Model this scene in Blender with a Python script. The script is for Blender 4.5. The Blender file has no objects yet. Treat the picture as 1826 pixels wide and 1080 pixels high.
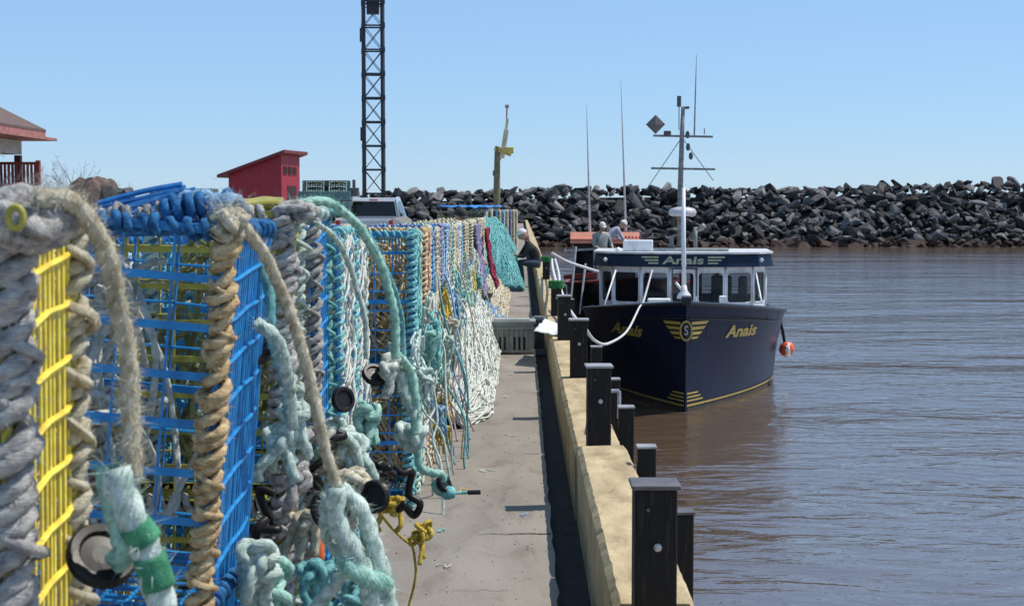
import bpy, bmesh, math, random
from math import sin, cos, pi, radians, atan, sqrt, atan2
from mathutils import Vector, Matrix, noise
C = bpy.context.scene
COL = C.collection
R = random.Random(7)
V = Vector

# ------------------------------------------------------------------ camera
F = 2640.0; CH = 1.62
YAW = atan(18 / F); PIT = atan(170 / F)
cam = bpy.data.objects.new('camera', bpy.data.cameras.new('camera')); COL.objects.link(cam)
cam.location = (0, 0, CH); cam.rotation_euler = (pi / 2 - PIT, 0, YAW)
cam.data.sensor_width = 36; cam.data.lens = 36 * F / 1826
cam.data.clip_start = 0.05; cam.data.clip_end = 6000
cam.data.dof.use_dof = True; cam.data.dof.focus_distance = 11; cam.data.dof.aperture_fstop = 13
C.camera = cam
FW = V((-sin(YAW) * cos(PIT), cos(YAW) * cos(PIT), -sin(PIT)))
RT = V((cos(YAW), sin(YAW), 0)); UP = RT.cross(FW)
def at(px, py, Y):
    r = FW * F + RT * (px - 913) + UP * (540 - py)
    return V((0, 0, CH)) + r * (Y / r.y)

# ------------------------------------------------------------------ light
SUN_EL, SUN_AZ = radians(60), radians(78)      # azimuth measured to the right of +Y
w = bpy.data.worlds.new('World'); C.world = w; w.use_nodes = True
nt = w.node_tree; bg = nt.nodes['Background']
sky = nt.nodes.new('ShaderNodeTexSky'); sky.sky_type = 'NISHITA'; sky.sun_disc = False
sky.sun_elevation = SUN_EL; sky.sun_rotation = SUN_AZ
sky.air_density = 1.0; sky.dust_density = 0.0; sky.ozone_density = 3.0; sky.altitude = 0
hs = nt.nodes.new('ShaderNodeMix'); hs.data_type = 'RGBA'; hs.blend_type = 'MULTIPLY'; hs.inputs[0].default_value = 1; hs.inputs[7].default_value = (.80, .95, 1.26, 1)
nt.links.new(sky.outputs[0], hs.inputs[6]); 
hm = nt.nodes.new('ShaderNodeMix'); hm.data_type = 'RGBA'; hm.inputs[0].default_value = .55; hm.inputs[7].default_value = (3.25, 5.35, 7.7, 1)
nt.links.new(hs.outputs[2], hm.inputs[6]); nt.links.new(hm.outputs[2], bg.inputs[0]); bg.inputs[1].default_value = 0.10
sd = bpy.data.lights.new('sun', 'SUN'); sd.energy = 4.2; sd.angle = radians(0.5); sd.color = (1, .93, .83)
so = bpy.data.objects.new('sun', sd); COL.objects.link(so)
sdir = V((sin(SUN_AZ) * cos(SUN_EL), cos(SUN_AZ) * cos(SUN_EL), sin(SUN_EL)))
so.rotation_euler = sdir.to_track_quat('Z', 'Y').to_euler()
C.view_settings.view_transform = 'Standard'; C.view_settings.look = 'None'
C.view_settings.exposure = 0.2; C.view_settings.gamma = 1

# ------------------------------------------------------------------ materials
MATS = {}
def mat(name, c1, c2=None, rough=.8, scale=8, bump=0, bscale=None, metal=0, detail=6, spec=.5, stretch=None, rnd=0, coat=0, lo=.35, hi=.65, trans=0):
    if name in MATS: return MATS[name]
    m = bpy.data.materials.new(name); m.use_nodes = True; MATS[name] = m
    n = m.node_tree.nodes; l = m.node_tree.links; b = n['Principled BSDF']
    b.inputs['Roughness'].default_value = rough; b.inputs['Metallic'].default_value = metal
    b.inputs['Specular IOR Level'].default_value = spec
    b.inputs['Coat Weight'].default_value = coat
    if c2 is None: c2 = tuple(x * .72 for x in c1)
    tc = n.new('ShaderNodeTexCoord'); mp = n.new('ShaderNodeMapping')
    if stretch: mp.inputs['Scale'].default_value = stretch
    l.new(tc.outputs['Object'], mp.inputs[0])
    no = n.new('ShaderNodeTexNoise'); no.inputs['Scale'].default_value = scale; no.inputs['Detail'].default_value = detail
    l.new(mp.outputs[0], no.inputs['Vector'])
    cr = n.new('ShaderNodeValToRGB'); cr.color_ramp.elements[0].position = lo; cr.color_ramp.elements[1].position = hi
    cr.color_ramp.elements[0].color = (*c2, 1); cr.color_ramp.elements[1].color = (*c1, 1)
    l.new(no.outputs[0], cr.inputs[0])
    out = cr.outputs[0]
    if rnd:
        g = n.new('ShaderNodeNewGeometry'); oi = n.new('ShaderNodeObjectInfo'); ad = n.new('ShaderNodeMath'); fr = n.new('ShaderNodeMath')
        fr.operation = 'FRACT'; l.new(g.outputs['Random Per Island'], ad.inputs[0]); l.new(oi.outputs['Random'], ad.inputs[1]); l.new(ad.outputs[0], fr.inputs[0])
        pw = n.new('ShaderNodeMath'); pw.operation = 'POWER'; pw.inputs[1].default_value = 2.2; l.new(fr.outputs[0], pw.inputs[0])
        mr = n.new('ShaderNodeMapRange'); mr.inputs['To Min'].default_value = 1 - rnd * .5; mr.inputs['To Max'].default_value = 1 + rnd; l.new(pw.outputs[0], mr.inputs[0])
        mx = n.new('ShaderNodeVectorMath'); mx.operation = 'SCALE'; l.new(out, mx.inputs[0]); l.new(mr.outputs[0], mx.inputs['Scale']); out = mx.outputs[0]
    l.new(out, b.inputs['Base Color'])
    if bump:
        n2 = n.new('ShaderNodeTexNoise'); n2.inputs['Scale'].default_value = bscale or scale * 4; n2.inputs['Detail'].default_value = 8
        l.new(mp.outputs[0], n2.inputs['Vector'])
        bp = n.new('ShaderNodeBump'); bp.inputs['Strength'].default_value = bump; bp.inputs['Distance'].default_value = .02
        l.new(n2.outputs[0], bp.inputs['Height']); l.new(bp.outputs[0], b.inputs['Normal'])
    if trans:
        tr = n.new('ShaderNodeBsdfTranslucent'); l.new(out, tr.inputs[0]); ms = n.new('ShaderNodeMixShader'); ms.inputs[0].default_value = trans
        l.new(b.outputs[0], ms.inputs[1]); l.new(tr.outputs[0], ms.inputs[2]); l.new(ms.outputs[0], n['Material Output'].inputs[0])
    return m
def rope_mat(name, c, c2=None, scale=45, tr=.12):
    c2 = c2 or tuple(x * .45 for x in c)
    m = bpy.data.materials.new(name); m.use_nodes = True; MATS[name] = m
    n = m.node_tree.nodes; l = m.node_tree.links; b = n['Principled BSDF']; b.inputs['Roughness'].default_value = .95; b.inputs['Specular IOR Level'].default_value = .12
    def mth(op, a, c_, b2=None):
        k = n.new('ShaderNodeMath'); k.operation = op
        for i_, x in enumerate((a, c_)):
            if isinstance(x, (int, float)): k.inputs[i_].default_value = x
            else: l.new(x, k.inputs[i_])
        return k.outputs[0]
    at_ = n.new('ShaderNodeAttribute'); at_.attribute_name = 'ruv'; sp = n.new('ShaderNodeSeparateXYZ'); l.new(at_.outputs['Vector'], sp.inputs[0])
    st = mth('MULTIPLY', mth('SUBTRACT', sp.outputs[0], sp.outputs[1]), 30); vv = mth('MULTIPLY', sp.outputs[1], 5)
    cb = n.new('ShaderNodeCombineXYZ'); l.new(st, cb.inputs[0]); l.new(vv, cb.inputs[1])
    fn = n.new('ShaderNodeTexNoise'); fn.inputs['Scale'].default_value = 1; fn.inputs['Detail'].default_value = 4; l.new(cb.outputs[0], fn.inputs['Vector'])
    tc = n.new('ShaderNodeTexCoord'); n1 = n.new('ShaderNodeTexNoise'); n1.inputs['Scale'].default_value = scale; n1.inputs['Detail'].default_value = 5; l.new(tc.outputs['Object'], n1.inputs['Vector'])
    n3 = n.new('ShaderNodeTexNoise'); n3.inputs['Scale'].default_value = 320; n3.inputs['Detail'].default_value = 3; l.new(tc.outputs['Object'], n3.inputs['Vector'])
    mixv = mth('ADD', mth('MULTIPLY', n1.outputs[0], .62), mth('MULTIPLY', fn.outputs[0], .38))
    cr = n.new('ShaderNodeValToRGB'); cr.color_ramp.elements[0].position = .36; cr.color_ramp.elements[1].position = .58
    cr.color_ramp.elements[0].color = (*c2, 1); cr.color_ramp.elements[1].color = (*c, 1); l.new(mixv, cr.inputs[0]); l.new(cr.outputs[0], b.inputs['Base Color'])
    hgt = mth('ADD', mth('MULTIPLY', fn.outputs[0], .75), mth('MULTIPLY', n3.outputs[0], .35))
    bp = n.new('ShaderNodeBump'); bp.inputs['Strength'].default_value = 1; bp.inputs['Distance'].default_value = .006; l.new(hgt, bp.inputs['Height']); l.new(bp.outputs[0], b.inputs['Normal'])
    t = n.new('ShaderNodeBsdfTranslucent'); l.new(cr.outputs[0], t.inputs[0]); ms = n.new('ShaderNodeMixShader'); ms.inputs[0].default_value = tr
    l.new(b.outputs[0], ms.inputs[1]); l.new(t.outputs[0], ms.inputs[2]); l.new(ms.outputs[0], n['Material Output'].inputs[0])
    return m
ROPE = dict(
    grey=rope_mat('grey_rope', (.60, .58, .54), (.20, .19, .20)), tan=rope_mat('tan_rope', (.80, .62, .36), (.32, .20, .10)), cream=rope_mat('cream_rope', (.74, .69, .54), (.34, .29, .20)),
    green=rope_mat('sea_green_rope', (.48, .76, .64), (.18, .38, .32)), pale=rope_mat('pale_green_rope', (.72, .84, .76), (.26, .37, .33)),
    white=rope_mat('white_rope', (.78, .80, .73), (.40, .43, .38)), brown=rope_mat('grey_brown_rope', (.70, .65, .50), (.34, .28, .18)), blue=rope_mat('blue_rope', (.06, .24, .50), (.015, .06, .20)),
    lblue=rope_mat('light_blue_rope', (.36, .56, .74), (.12, .25, .40)), turq=rope_mat('turquoise_rope', (.27, .60, .58), (.08, .27, .29)), yellow=rope_mat('yellow_rope', (.78, .60, .12), (.42, .28, .04)),
    purple=rope_mat('purple_rope', (.36, .33, .52), (.14, .12, .24)), pink=rope_mat('faded_pink_rope', (.62, .42, .42), (.33, .2, .2)), maroon=rope_mat('maroon_rope', (.36, .05, .10), (.15, .02, .04)),
    olive=rope_mat('olive_rope', (.45, .45, .22), (.2, .2, .08)), mgreen=rope_mat('green_tape', (.10, .36, .20), (.04, .17, .09)), grn=rope_mat('bright_green_rope', (.05, .22, .07), (.02, .08, .03)), moor=rope_mat('mooring_rope_white', (.75, .74, .76), (.45, .44, .46)))
WIRE = dict(
    yellow=mat('yellow_wire', (.90, .74, .09), (.66, .48, .04), .45, 30), blue=mat('blue_wire', (.015, .27, .62), (.012, .16, .42), .4, 25), dyellow=mat('olive_yellow_wire', (.42, .37, .05), (.25, .22, .03), .5, 30),
    lblue=mat('light_blue_wire', (.10, .42, .75), (.04, .22, .5), .4, 25), green=mat('green_wire', (.025, .09, .06), (.015, .05, .035), .5, 25), cream=mat('cream_wire', (.6, .55, .38), None, .5, 25),
    brown=mat('brown_wood_lath', (.36, .20, .10), (.18, .09, .05), .8, 20), teal=mat('teal_wire', (.05, .38, .42), (.03, .2, .25), .45, 25))
M_BLACK = mat('black_rubber', (.014, .011, .011), (.007, .006, .006), .42, 12, spec=.3)
M_PLAST = mat('grey_plastic', (.33, .34, .30), (.22, .23, .20), .55, 5, .1)
M_WHITE = mat('white_boat_paint', (.80, .80, .81), (.52, .50, .47), .4, 3.5, .15, 20, lo=.30, hi=.50, stretch=(1, 1, .4))
M_STEEL = mat('dark_steel', (.10, .10, .11), (.06, .06, .06), .5, 10)
M_GALV = mat('galvanised_steel', (.48, .48, .50), (.34, .34, .36), .45, 14, metal=.5)
M_ORANGE = mat('orange_plastic', (.85, .17, .03), (.6, .10, .02), .4, 10)

# ------------------------------------------------------------------ mesh tools
class MB:
    def __init__(s): s.v = []; s.f = []; s.m = []; s.mats = []; s.cur = 0; s.uv = {}
    def use(s, m):
        if m not in s.mats: s.mats.append(m)
        s.cur = s.mats.index(m); return s
    def add(s, vs, fs):
        o = len(s.v); s.v += [tuple(v) for v in vs]
        for f in fs: s.f.append(tuple(i + o for i in f)); s.m.append(s.cur)
    def box(s, c, d, rz=0, M=None, taper=1):
        a, b, e = d[0] / 2, d[1] / 2, d[2] / 2
        vs = []
        for z, t in ((-e, 1), (e, taper)):
            for x, y in ((-a, -b), (a, -b), (a, b), (-a, b)): vs.append(V((x * t, y * t, z)))
        if M is not None: vs = [M @ v for v in vs]
        elif rz: vs = [Matrix.Rotation(rz, 3, 'Z') @ v for v in vs]
        vs = [v + V(c) for v in vs]
        s.add(vs, [(0, 3, 2, 1), (4, 5, 6, 7), (0, 1, 5, 4), (1, 2, 6, 5), (2, 3, 7, 6), (3, 0, 4, 7)])
    def bar(s, p, q, w, h=None):
        p = V(p); q = V(q); d = q - p; h = h or w
        if d.length < 1e-6: return
        M = d.to_track_quat('Z', 'Y').to_matrix()
        s.box((p + q) / 2, (w, h, d.length), M=M)
    def tube(s, pts, r, n=6, lobes=0, pitch=.05, cap=True, closed=False):
        pts = [V(p) for p in pts]; k = len(pts)
        if k < 2: return
        rr = r if isinstance(r, (list, tuple)) else [r] * k
        t0 = (pts[1] - pts[0]).normalized()
        a = t0.cross(V((0, 0, 1)));
        if a.length < .05: a = t0.cross(V((1, 0, 0)))
        a.normalize(); o = len(s.v); L = 0
        ns = n + 1 if lobes else n
        for i, p in enumerate(pts):
            if closed: t = pts[(i + 1) % k] - pts[i - 1]
            else: t = pts[min(i + 1, k - 1)] - pts[max(i - 1, 0)]
            if t.length < 1e-9: t = t0.copy()
            t.normalize(); a = a - t * a.dot(t)
            if a.length < 1e-6: a = t.orthogonal()
            a.normalize(); b = t.cross(a)
            if i: L += (p - pts[i - 1]).length
            for j in range(ns):
                th = 2 * pi * j / n; q = rr[i]
                if lobes:
                    q *= .76 + .36 * abs(cos(lobes / 2 * (th - 2 * pi * L / pitch))); s.uv[len(s.v)] = (j / n, L / abs(pitch), 0)
                s.v.append(tuple(p + (a * cos(th) + b * sin(th)) * q))
        m = k if closed else k - 1
        for i in range(m):
            for j in range(n):
                A = o + i * ns; B = o + ((i + 1) % k) * ns; j2 = j + 1 if lobes else (j + 1) % n
                s.f.append((A + j, A + j2, B + j2, B + j)); s.m.append(s.cur)
        if cap and not closed:
            s.f.append(tuple(o + j for j in reversed(range(n)))); s.m.append(s.cur)
            s.f.append(tuple(o + (k - 1) * ns + j for j in range(n))); s.m.append(s.cur)
    def cyl(s, p, q, r, n=12, r2=None): s.tube([p, q], [r, r if r2 is None else r2], n)
    def lathe(s, prof, c=(0, 0, 0), n=16, M=None):
        o = []
        for (r, z) in prof:
            for j in range(n):
                v = V((r * cos(2 * pi * j / n), r * sin(2 * pi * j / n), z))
                if M is not None: v = M @ v
                o.append(v + V(c))
        k = len(prof); f = []
        for i in range(k - 1):
            for j in range(n): f.append((i * n + j, i * n + (j + 1) % n, (i + 1) * n + (j + 1) % n, (i + 1) * n + j))
        f.append(tuple(reversed(range(n)))); f.append(tuple((k - 1) * n + j for j in range(n)))
        s.add(o, f)
    def prism(s, poly, z0, z1, M=None):   # poly in xy, extruded along z, M applied
        k = len(poly); vs = [V((x, y, z0)) for x, y in poly] + [V((x, y, z1)) for x, y in poly]
        if M is not None: vs = [M @ v for v in vs]
        s.add(vs, [tuple(reversed(range(k))), tuple(range(k, 2 * k))] + [(i, (i + 1) % k, k + (i + 1) % k, k + i) for i in range(k)])
    def build(s, name, m=None, parent=None, smooth=False, loc=None, bevel=0, kind=None):
        me = bpy.data.meshes.new(name); me.from_pydata(s.v, [], s.f)
        if s.mats:
            for x in s.mats: me.materials.append(x)
            me.polygons.foreach_set('material_index', s.m)
        elif m: me.materials.append(m)
        if smooth: me.polygons.foreach_set('use_smooth', [True] * len(me.polygons))
        if s.uv:
            at_ = me.attributes.new('ruv', 'FLOAT_VECTOR', 'POINT'); fl = [0.0] * (3 * len(s.v))
            for i_, q_ in s.uv.items(): fl[3 * i_:3 * i_ + 3] = q_
            at_.data.foreach_set('vector', fl)
        me.update()
        o = bpy.data.objects.new(name, me); COL.objects.link(o)
        if parent: o.parent = parent
        if loc is not None: o.location = loc
        if bevel:
            b = o.modifiers.new('bevel', 'BEVEL'); b.width = bevel; b.segments = 2; b.limit_method = 'ANGLE'; b.angle_limit = radians(40)
        if kind: o['kind'] = kind
        return o
def tag(o, label, cat, group=None, kind=None):
    o['label'] = label; o['category'] = cat
    if group: o['group'] = group
    if kind: o['kind'] = kind
    return o
def empty(name, loc, rz=0):
    e = bpy.data.objects.new(name, None); COL.objects.link(e); e.location = loc; e.rotation_euler = (0, 0, rz); e.empty_display_size = .1
    return e
def local(mb, o):     # move world-space vertices into an origin
    mb.v = [(v[0] - o[0], v[1] - o[1], v[2] - o[2]) for v in mb.v]; return mb
def copy_tree(o, parent=None):
    c = o.copy(); COL.objects.link(c); c.parent = parent
    for ch in list(o.children): copy_tree(ch, c)
    return c
def catmull(P, seg=8, closed=False):
    P = [V(p) for p in P]; out = []; k = len(P)
    if k < 3: return [P[0].lerp(P[-1], i / seg) for i in range(seg + 1)]
    rng = range(k) if closed else range(k - 1)
    for i in rng:
        if closed: p0, p1, p2, p3 = P[i - 1], P[i], P[(i + 1) % k], P[(i + 2) % k]
        else: p0, p1, p2, p3 = P[max(i - 1, 0)], P[i], P[i + 1], P[min(i + 2, k - 1)]
        for j in range(seg):
            t = j / seg
            out.append(.5 * ((2 * p1) + (p2 - p0) * t + (2 * p0 - 5 * p1 + 4 * p2 - p3) * t * t + (3 * p1 - p0 - 3 * p2 + p3) * t ** 3))
    if not closed: out.append(P[-1].copy())
    return out
def resample(P, step):
    L = [0]
    for i in range(1, len(P)): L.append(L[-1] + (P[i] - P[i - 1]).length)
    n = max(2, int(L[-1] / step)); out = []; j = 0
    for i in range(n + 1):
        d = L[-1] * i / n
        while j < len(P) - 2 and L[j + 1] < d: j += 1
        s = L[j + 1] - L[j]
        out.append(P[j].lerp(P[j + 1], 0 if s < 1e-9 else min(1, (d - L[j]) / s)))
    return out
def fuzz(mb, path, r, n, ln=.014, w=.0004):
    k = len(path)
    for _ in range(n):
        i = R.randrange(k); p = path[i]
        d = V((R.gauss(0, 1), R.gauss(0, 1), R.gauss(.3, 1))).normalized(); e = V((R.gauss(0, 1), R.gauss(0, 1), R.gauss(0, 1))).normalized()
        a = p + d * r * .8; b = a + (d + e * .7) * ln * R.uniform(.4, 1.2); s = d.cross(e); s = s.normalized() * w if s.length > 1e-6 else V((w, 0, 0))
        mb.add([a - s, a + s, b], [(0, 1, 2)])
def rope(mb, ctrl, r, closed=False, detail=1, fz=0, sides=16, jit=0):
    fz *= 3
    P = catmull(ctrl, 10, closed); P = resample(P, r * (.6 if detail else 2.5))
    if jit: P = [p + V(noise.noise_vector(p * 14)) * jit for p in P]
    if detail: mb.tube(P, r, sides, 3, r * 7)
    else: mb.tube(P, r, 5)
    if fz: fuzz(mb, P, r, fz, r * 1.4, .0006)
    return P
def helix(mb, p, q, Rr, r, pitch, n=10, sides=6, jit=.15, lobes=0, fz=0, wob=.12, slant=0):
    p = V(p); q = V(q); d = q - p; L = d.length; t = d.normalized(); a = t.orthogonal().normalized(); b = t.cross(a)
    turns = L / pitch; k = int(abs(turns) * n); ph = R.uniform(0, 6); P = []; sd = R.uniform(0, 99)
    for i in range(k + 1):
        u = i / k; th = ph + 2 * pi * turns * u
        g = 1 + wob * noise.noise(V((u * L * 25, sd, 0))) * 2; off = wob * Rr * noise.noise(V((u * L * 9, sd, 5)))
        P.append(p + d * u + (a * cos(th) + b * sin(th)) * Rr * g + a * off + t * (abs(pitch) * jit * 1.6 * noise.noise(V((u * L * 22, sd, 9))) + slant * Rr * cos(th)))
    mb.tube(P, r, sides, lobes, r * 6)
    if fz: fuzz(mb, P, r, fz, r * 1.5, .0006)
def tangle(mb, c, sz, n, r, seed, ctrl=9, sides=6, lobes=0):
    q = random.Random(seed)
    for _ in range(n):
        pts = []; p = V((q.gauss(0, .35), q.gauss(0, .35), q.gauss(0, .35)))
        for _ in range(ctrl):
            p = p + V((q.gauss(0, .5), q.gauss(0, .5), q.gauss(0, .5)))
            if p.length > 1: p = p.normalized() * q.uniform(.75, 1)
            pts.append(V(c) + V((p.x * sz[0], p.y * sz[1], p.z * sz[2])))
        P = resample(catmull(pts, 8), r * 1.6); mb.tube(P, r, sides, lobes, r * 7)
def knot(mb, c, s, r, q, tails=2, sides=12):     # an overhand-like lump of rope with tails
    c = V(c); A = q.uniform(0, 6); M = Matrix.Rotation(A, 3, 'Z') @ Matrix.Rotation(q.uniform(0, 3), 3, 'X')
    pts = []
    for i in range(22):
        t = 2 * pi * i / 22
        pts.append(c + M @ V((sin(t) + 2 * sin(2 * t), cos(t) - 2 * cos(2 * t), -sin(3 * t) * 1.4)) * s / 3)
    P = resample(catmull(pts, 4, True), r); mb.tube(P, r, sides, 3, r * 7, closed=True)
    for _ in range(tails):
        p = c + V((q.uniform(-1, 1), q.uniform(-1, 1), -.5)) * s * .6; T = [c, p]
        for j in range(3): p = p + V((q.gauss(0, .3), q.gauss(0, .3), -q.uniform(.5, 1.1))) * s; T.append(p)
        mb.tube(resample(catmull(T, 6), r), r, sides, 3, r * 7)

# ------------------------------------------------------------------ setting
WZ = -2.38
M_CONC = bpy.data.materials.new('wharf_concrete'); M_CONC.use_nodes = True
def conc(m, c_dark, c_mid, c_light, k=1):
    n = m.node_tree.nodes; l = m.node_tree.links; b = n['Principled BSDF']; b.inputs['Roughness'].default_value = .92; b.inputs['Specular IOR Level'].default_value = .3
    tc = n.new('ShaderNodeTexCoord')
    def nz(sc, det, st=(1, 1, 1), dis=0):
        mp = n.new('ShaderNodeMapping'); mp.inputs['Scale'].default_value = st; l.new(tc.outputs['Object'], mp.inputs[0])
        t = n.new('ShaderNodeTexNoise'); t.inputs['Scale'].default_value = sc; t.inputs['Detail'].default_value = det; t.inputs['Distortion'].default_value = dis; l.new(mp.outputs[0], t.inputs['Vector']); return t.outputs[0]
    def ramp(x, p0, p1, c0, c1):
        r = n.new('ShaderNodeValToRGB'); r.color_ramp.elements[0].position = p0; r.color_ramp.elements[1].position = p1; r.color_ramp.elements[0].color = (*c0, 1); r.color_ramp.elements[1].color = (*c1, 1); l.new(x, r.inputs[0]); return r.outputs[0]
    def mul(a, b2):
        x = n.new('ShaderNodeMix'); x.data_type = 'RGBA'; x.blend_type = 'MULTIPLY'; x.inputs[0].default_value = 1; l.new(a, x.inputs[6]); l.new(b2, x.inputs[7]); return x.outputs[2]
    base = ramp(nz(1.3 * k, 8, (2.2, .8, 1)), .32, .68, c_dark, c_light)
    st = ramp(nz(3.5 * k, 5, (1.6, .6, 1), 1.2), .30, .46, (.80, .78, .76), (1, 1, 1))
    sp = ramp(nz(90, 2), .30, .42, (.72, .7, .68), (1, 1, 1)); gr = ramp(nz(260, 2), .3, .7, (.8, .8, .8), (1.12, 1.12, 1.12))
    l.new(mul(mul(mul(base, st), sp), gr), b.inputs['Base Color'])
    bp = n.new('ShaderNodeBump'); bp.inputs['Strength'].default_value = .6; bp.inputs['Distance'].default_value = .006; l.new(nz(110, 5), bp.inputs['Height']); l.new(bp.outputs[0], b.inputs['Normal'])
conc(M_CONC, (.215, .192, .165), None, (.29, .26, .223))
M_KERB = bpy.data.materials.new('tan_weathered_concrete'); M_KERB.use_nodes = True; conc(M_KERB, (.32, .245, .14), None, (.56, .45, .27), 3)
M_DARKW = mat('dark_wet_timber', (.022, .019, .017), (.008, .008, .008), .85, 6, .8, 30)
M_POST = mat('black_painted_timber', (.010, .009, .009), (.036, .029, .025), .6, 14, .5, 60, stretch=(3, 3, .35), spec=.25, lo=.30, hi=.44)

# land / wharf deck : one sheet with a ragged edge along the kerb gutter
mb = MB(); ys = [-8 + .12 * i for i in range(600)] + [64 + 3 * i for i in range(31)]
pr = []
for y in ys:
    x = .15 + .010 * noise.noise(V((y * 3, 1, 0))) + .012 * noise.noise(V((y * 14, 4, 0)))
    pr.append(x)
nx = [-600, -60, -20, -6, -2]
vs = []; fs = []
for i, y in enumerate(ys):
    for x in nx: vs.append((x, y, 0))
    vs.append((pr[i], y, 0)); vs.append((pr[i] - .004, y, -.09))
k = len(nx) + 2
for i in range(len(ys) - 1):
    for j in range(k - 1): fs.append((i * k + j, i * k + j + 1, (i + 1) * k + j + 1, (i + 1) * k + j))
mb.add(vs, fs); mb.build('wharf_deck', M_CONC, kind='structure')
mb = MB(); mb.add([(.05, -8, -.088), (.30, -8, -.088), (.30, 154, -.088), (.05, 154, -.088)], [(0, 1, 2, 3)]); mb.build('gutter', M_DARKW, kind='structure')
# wharf face of horizontal dark timbers, down into the water
mb = MB(); z = .02; i = 0
while z > WZ - 1.2:
    mb.box((.48 - .004 * (i % 2), 73, z - .15), (.16, 162, .28)); z -= .3; i += 1
mb.build('wharf_wall', M_DARKW, kind='structure')
# cracks / construction joints of the deck, plus fourth post's shadow painted as dark strip
mb = MB()
def crack_and_shadow(x0, x1, y, wd, j=.02):
    n = 26; A = []; B = []
    for i in range(n + 1):
        u = i / n; x = x0 + (x1 - x0) * u; yy = y + j * noise.noise(V((x * 22, y, 0)))
        h = wd * (.25 + .75 * u) * (.6 + .8 * abs(noise.noise(V((x * 40, y, 7)))))
        A.append((x, yy - h, .004)); B.append((x, yy + h, .004))
    o = A + B; mb.add(o, [(i, i + 1, n + 2 + i, n + 1 + i) for i in range(n)])
for px0, px1, py, wd in ((925, 968, 664, .012), (850, 990, 958, .012), (930, 962, 812, .008), (915, 955, 600, .05), (905, 950, 545, .06), (780, 905, 1062, .003)):  # first strip is the painted shadow of a kerb post
    s = (py - 370) / CH; crack_and_shadow((px0 - 931) / s, min(.145, (px1 - 931) / s), F / s, wd)
mb.build('deck_cracks_and_shadow', mat('dark_joint_and_shadow', (.035, .03, .028), None, .9), kind='structure')

sq = random.Random(77)
SCR = [(-.30, 5.9, 'yellow'), (-.42, 7.3, 'turq'), (-.25, 9.0, 'white'), (-.05, 10.4, 'pale'), (-.38, 6.6, 'cream'), (-.18, 12.6, 'white'), (.02, 7.7, 'lblue'), (-.33, 8.3, 'yellow'), (-.1, 14.3, 'pale')]
for i_, (x, y, m) in enumerate(SCR):
    mb = MB(); P = [V((0, 0, .006))]
    for k in range(6): P.append(P[-1] + V((sq.gauss(0, .022), sq.gauss(.01, .03), sq.uniform(-.001, .002))))
    mb.tube(resample(catmull(P, 6), .005), .0028, 5); o = mb.build('rope_scrap', ROPE[m], loc=(x, y, 0))
    tag(o, ['short yellow rope scrap lying on the concrete nearest the camera', 'turquoise rope scrap on the concrete at the foot of the traps', 'white rope scrap at the left of the path before the heap', 'pale green rope scrap mid path before the grey fish box', 'cream rope scrap on concrete by the near trap row', 'white rope scrap on the concrete closest to the fish box on left', 'light blue rope scrap near the gutter', 'second yellow rope scrap farther along the concrete', 'pale green rope scrap just in front of the fish box'][i_], 'rope scrap', 'small rope scraps on the path')
mb = MB()
for _ in range(420):
    x = sq.uniform(-.6, .14); y = 4.2 + 12 * sq.random() ** 1.5; r_ = sq.uniform(.001, .0028); mb.box((x, y, r_ * .5 + .001), (r_ * 2, r_ * 2.4, r_), sq.uniform(0, 3))
tag(mb.build('grit', mat('grit', (.22, .18, .13), (.08, .07, .06), .9, 60)), 'fine grit and shell crumbs scattered over the concrete path', 'grit', kind='stuff')
# kerb blocks
KX0, KX1 = .298, .566
def kerb(y0, y1, zt, seed, x0=KX0, x1=KX1):
    mb = MB(); n = max(3, int((y1 - y0) / .06)); prof = [(x0 + .005, -.3), (x0, zt - .03), (x0 + .022, zt), (x1 - .02, zt), (x1, zt - .025), (x1, -.3)]
    vs = []
    for i in range(n + 1):
        y = y0 + (y1 - y0) * i / n; e = min(i, n - i)
        for j, (x, z) in enumerate(prof):
            q = .006 if j in (1, 2) else .003
            dx = q * noise.noise(V((y * 11, j * 3.1, seed))) + q * .7 * noise.noise(V((y * 34, j * 5.1, seed)))
            dz = q * noise.noise(V((y * 9, j * 2.1, seed + 5))) if z > 0 else 0
            if e == 0 and z > 0: dz -= .015
            vs.append((x + dx, y, z + dz))
    k = len(prof); fs = [(i * k + j, i * k + j + 1, (i + 1) * k + j + 1, (i + 1) * k + j) for i in range(n) for j in range(k - 1)]
    fs = [tuple(reversed(f)) for f in fs]
    fs += [tuple(range(k)), tuple(n * k + j for j in reversed(range(k)))]
    mb.add(vs, fs); o = mb.build('kerb', M_KERB, kind='structure'); return o
yk = [1.5, 3.1, 4.75, 6.45, 8.0, 9.7, 11.4, 13.1, 14.8, 17, 19.5, 22.5, 26, 30, 34, 38, 44, 50]
for i in range(len(yk) - 1):
    kerb(yk[i] + .008, yk[i + 1] - .008, (.345 if yk[i] < 7.5 else .315) + R.uniform(-.006, .006), i * 7, KX0 - (0 if yk[i] < 7.5 else .012), KX1 - (0 if yk[i] < 7.5 else .015))
mb = MB(); mb.box(((KX0 + KX1) / 2, 102, .01), (.25, 104, .62)); mb.build('kerb', M_KERB, kind='structure')

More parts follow.
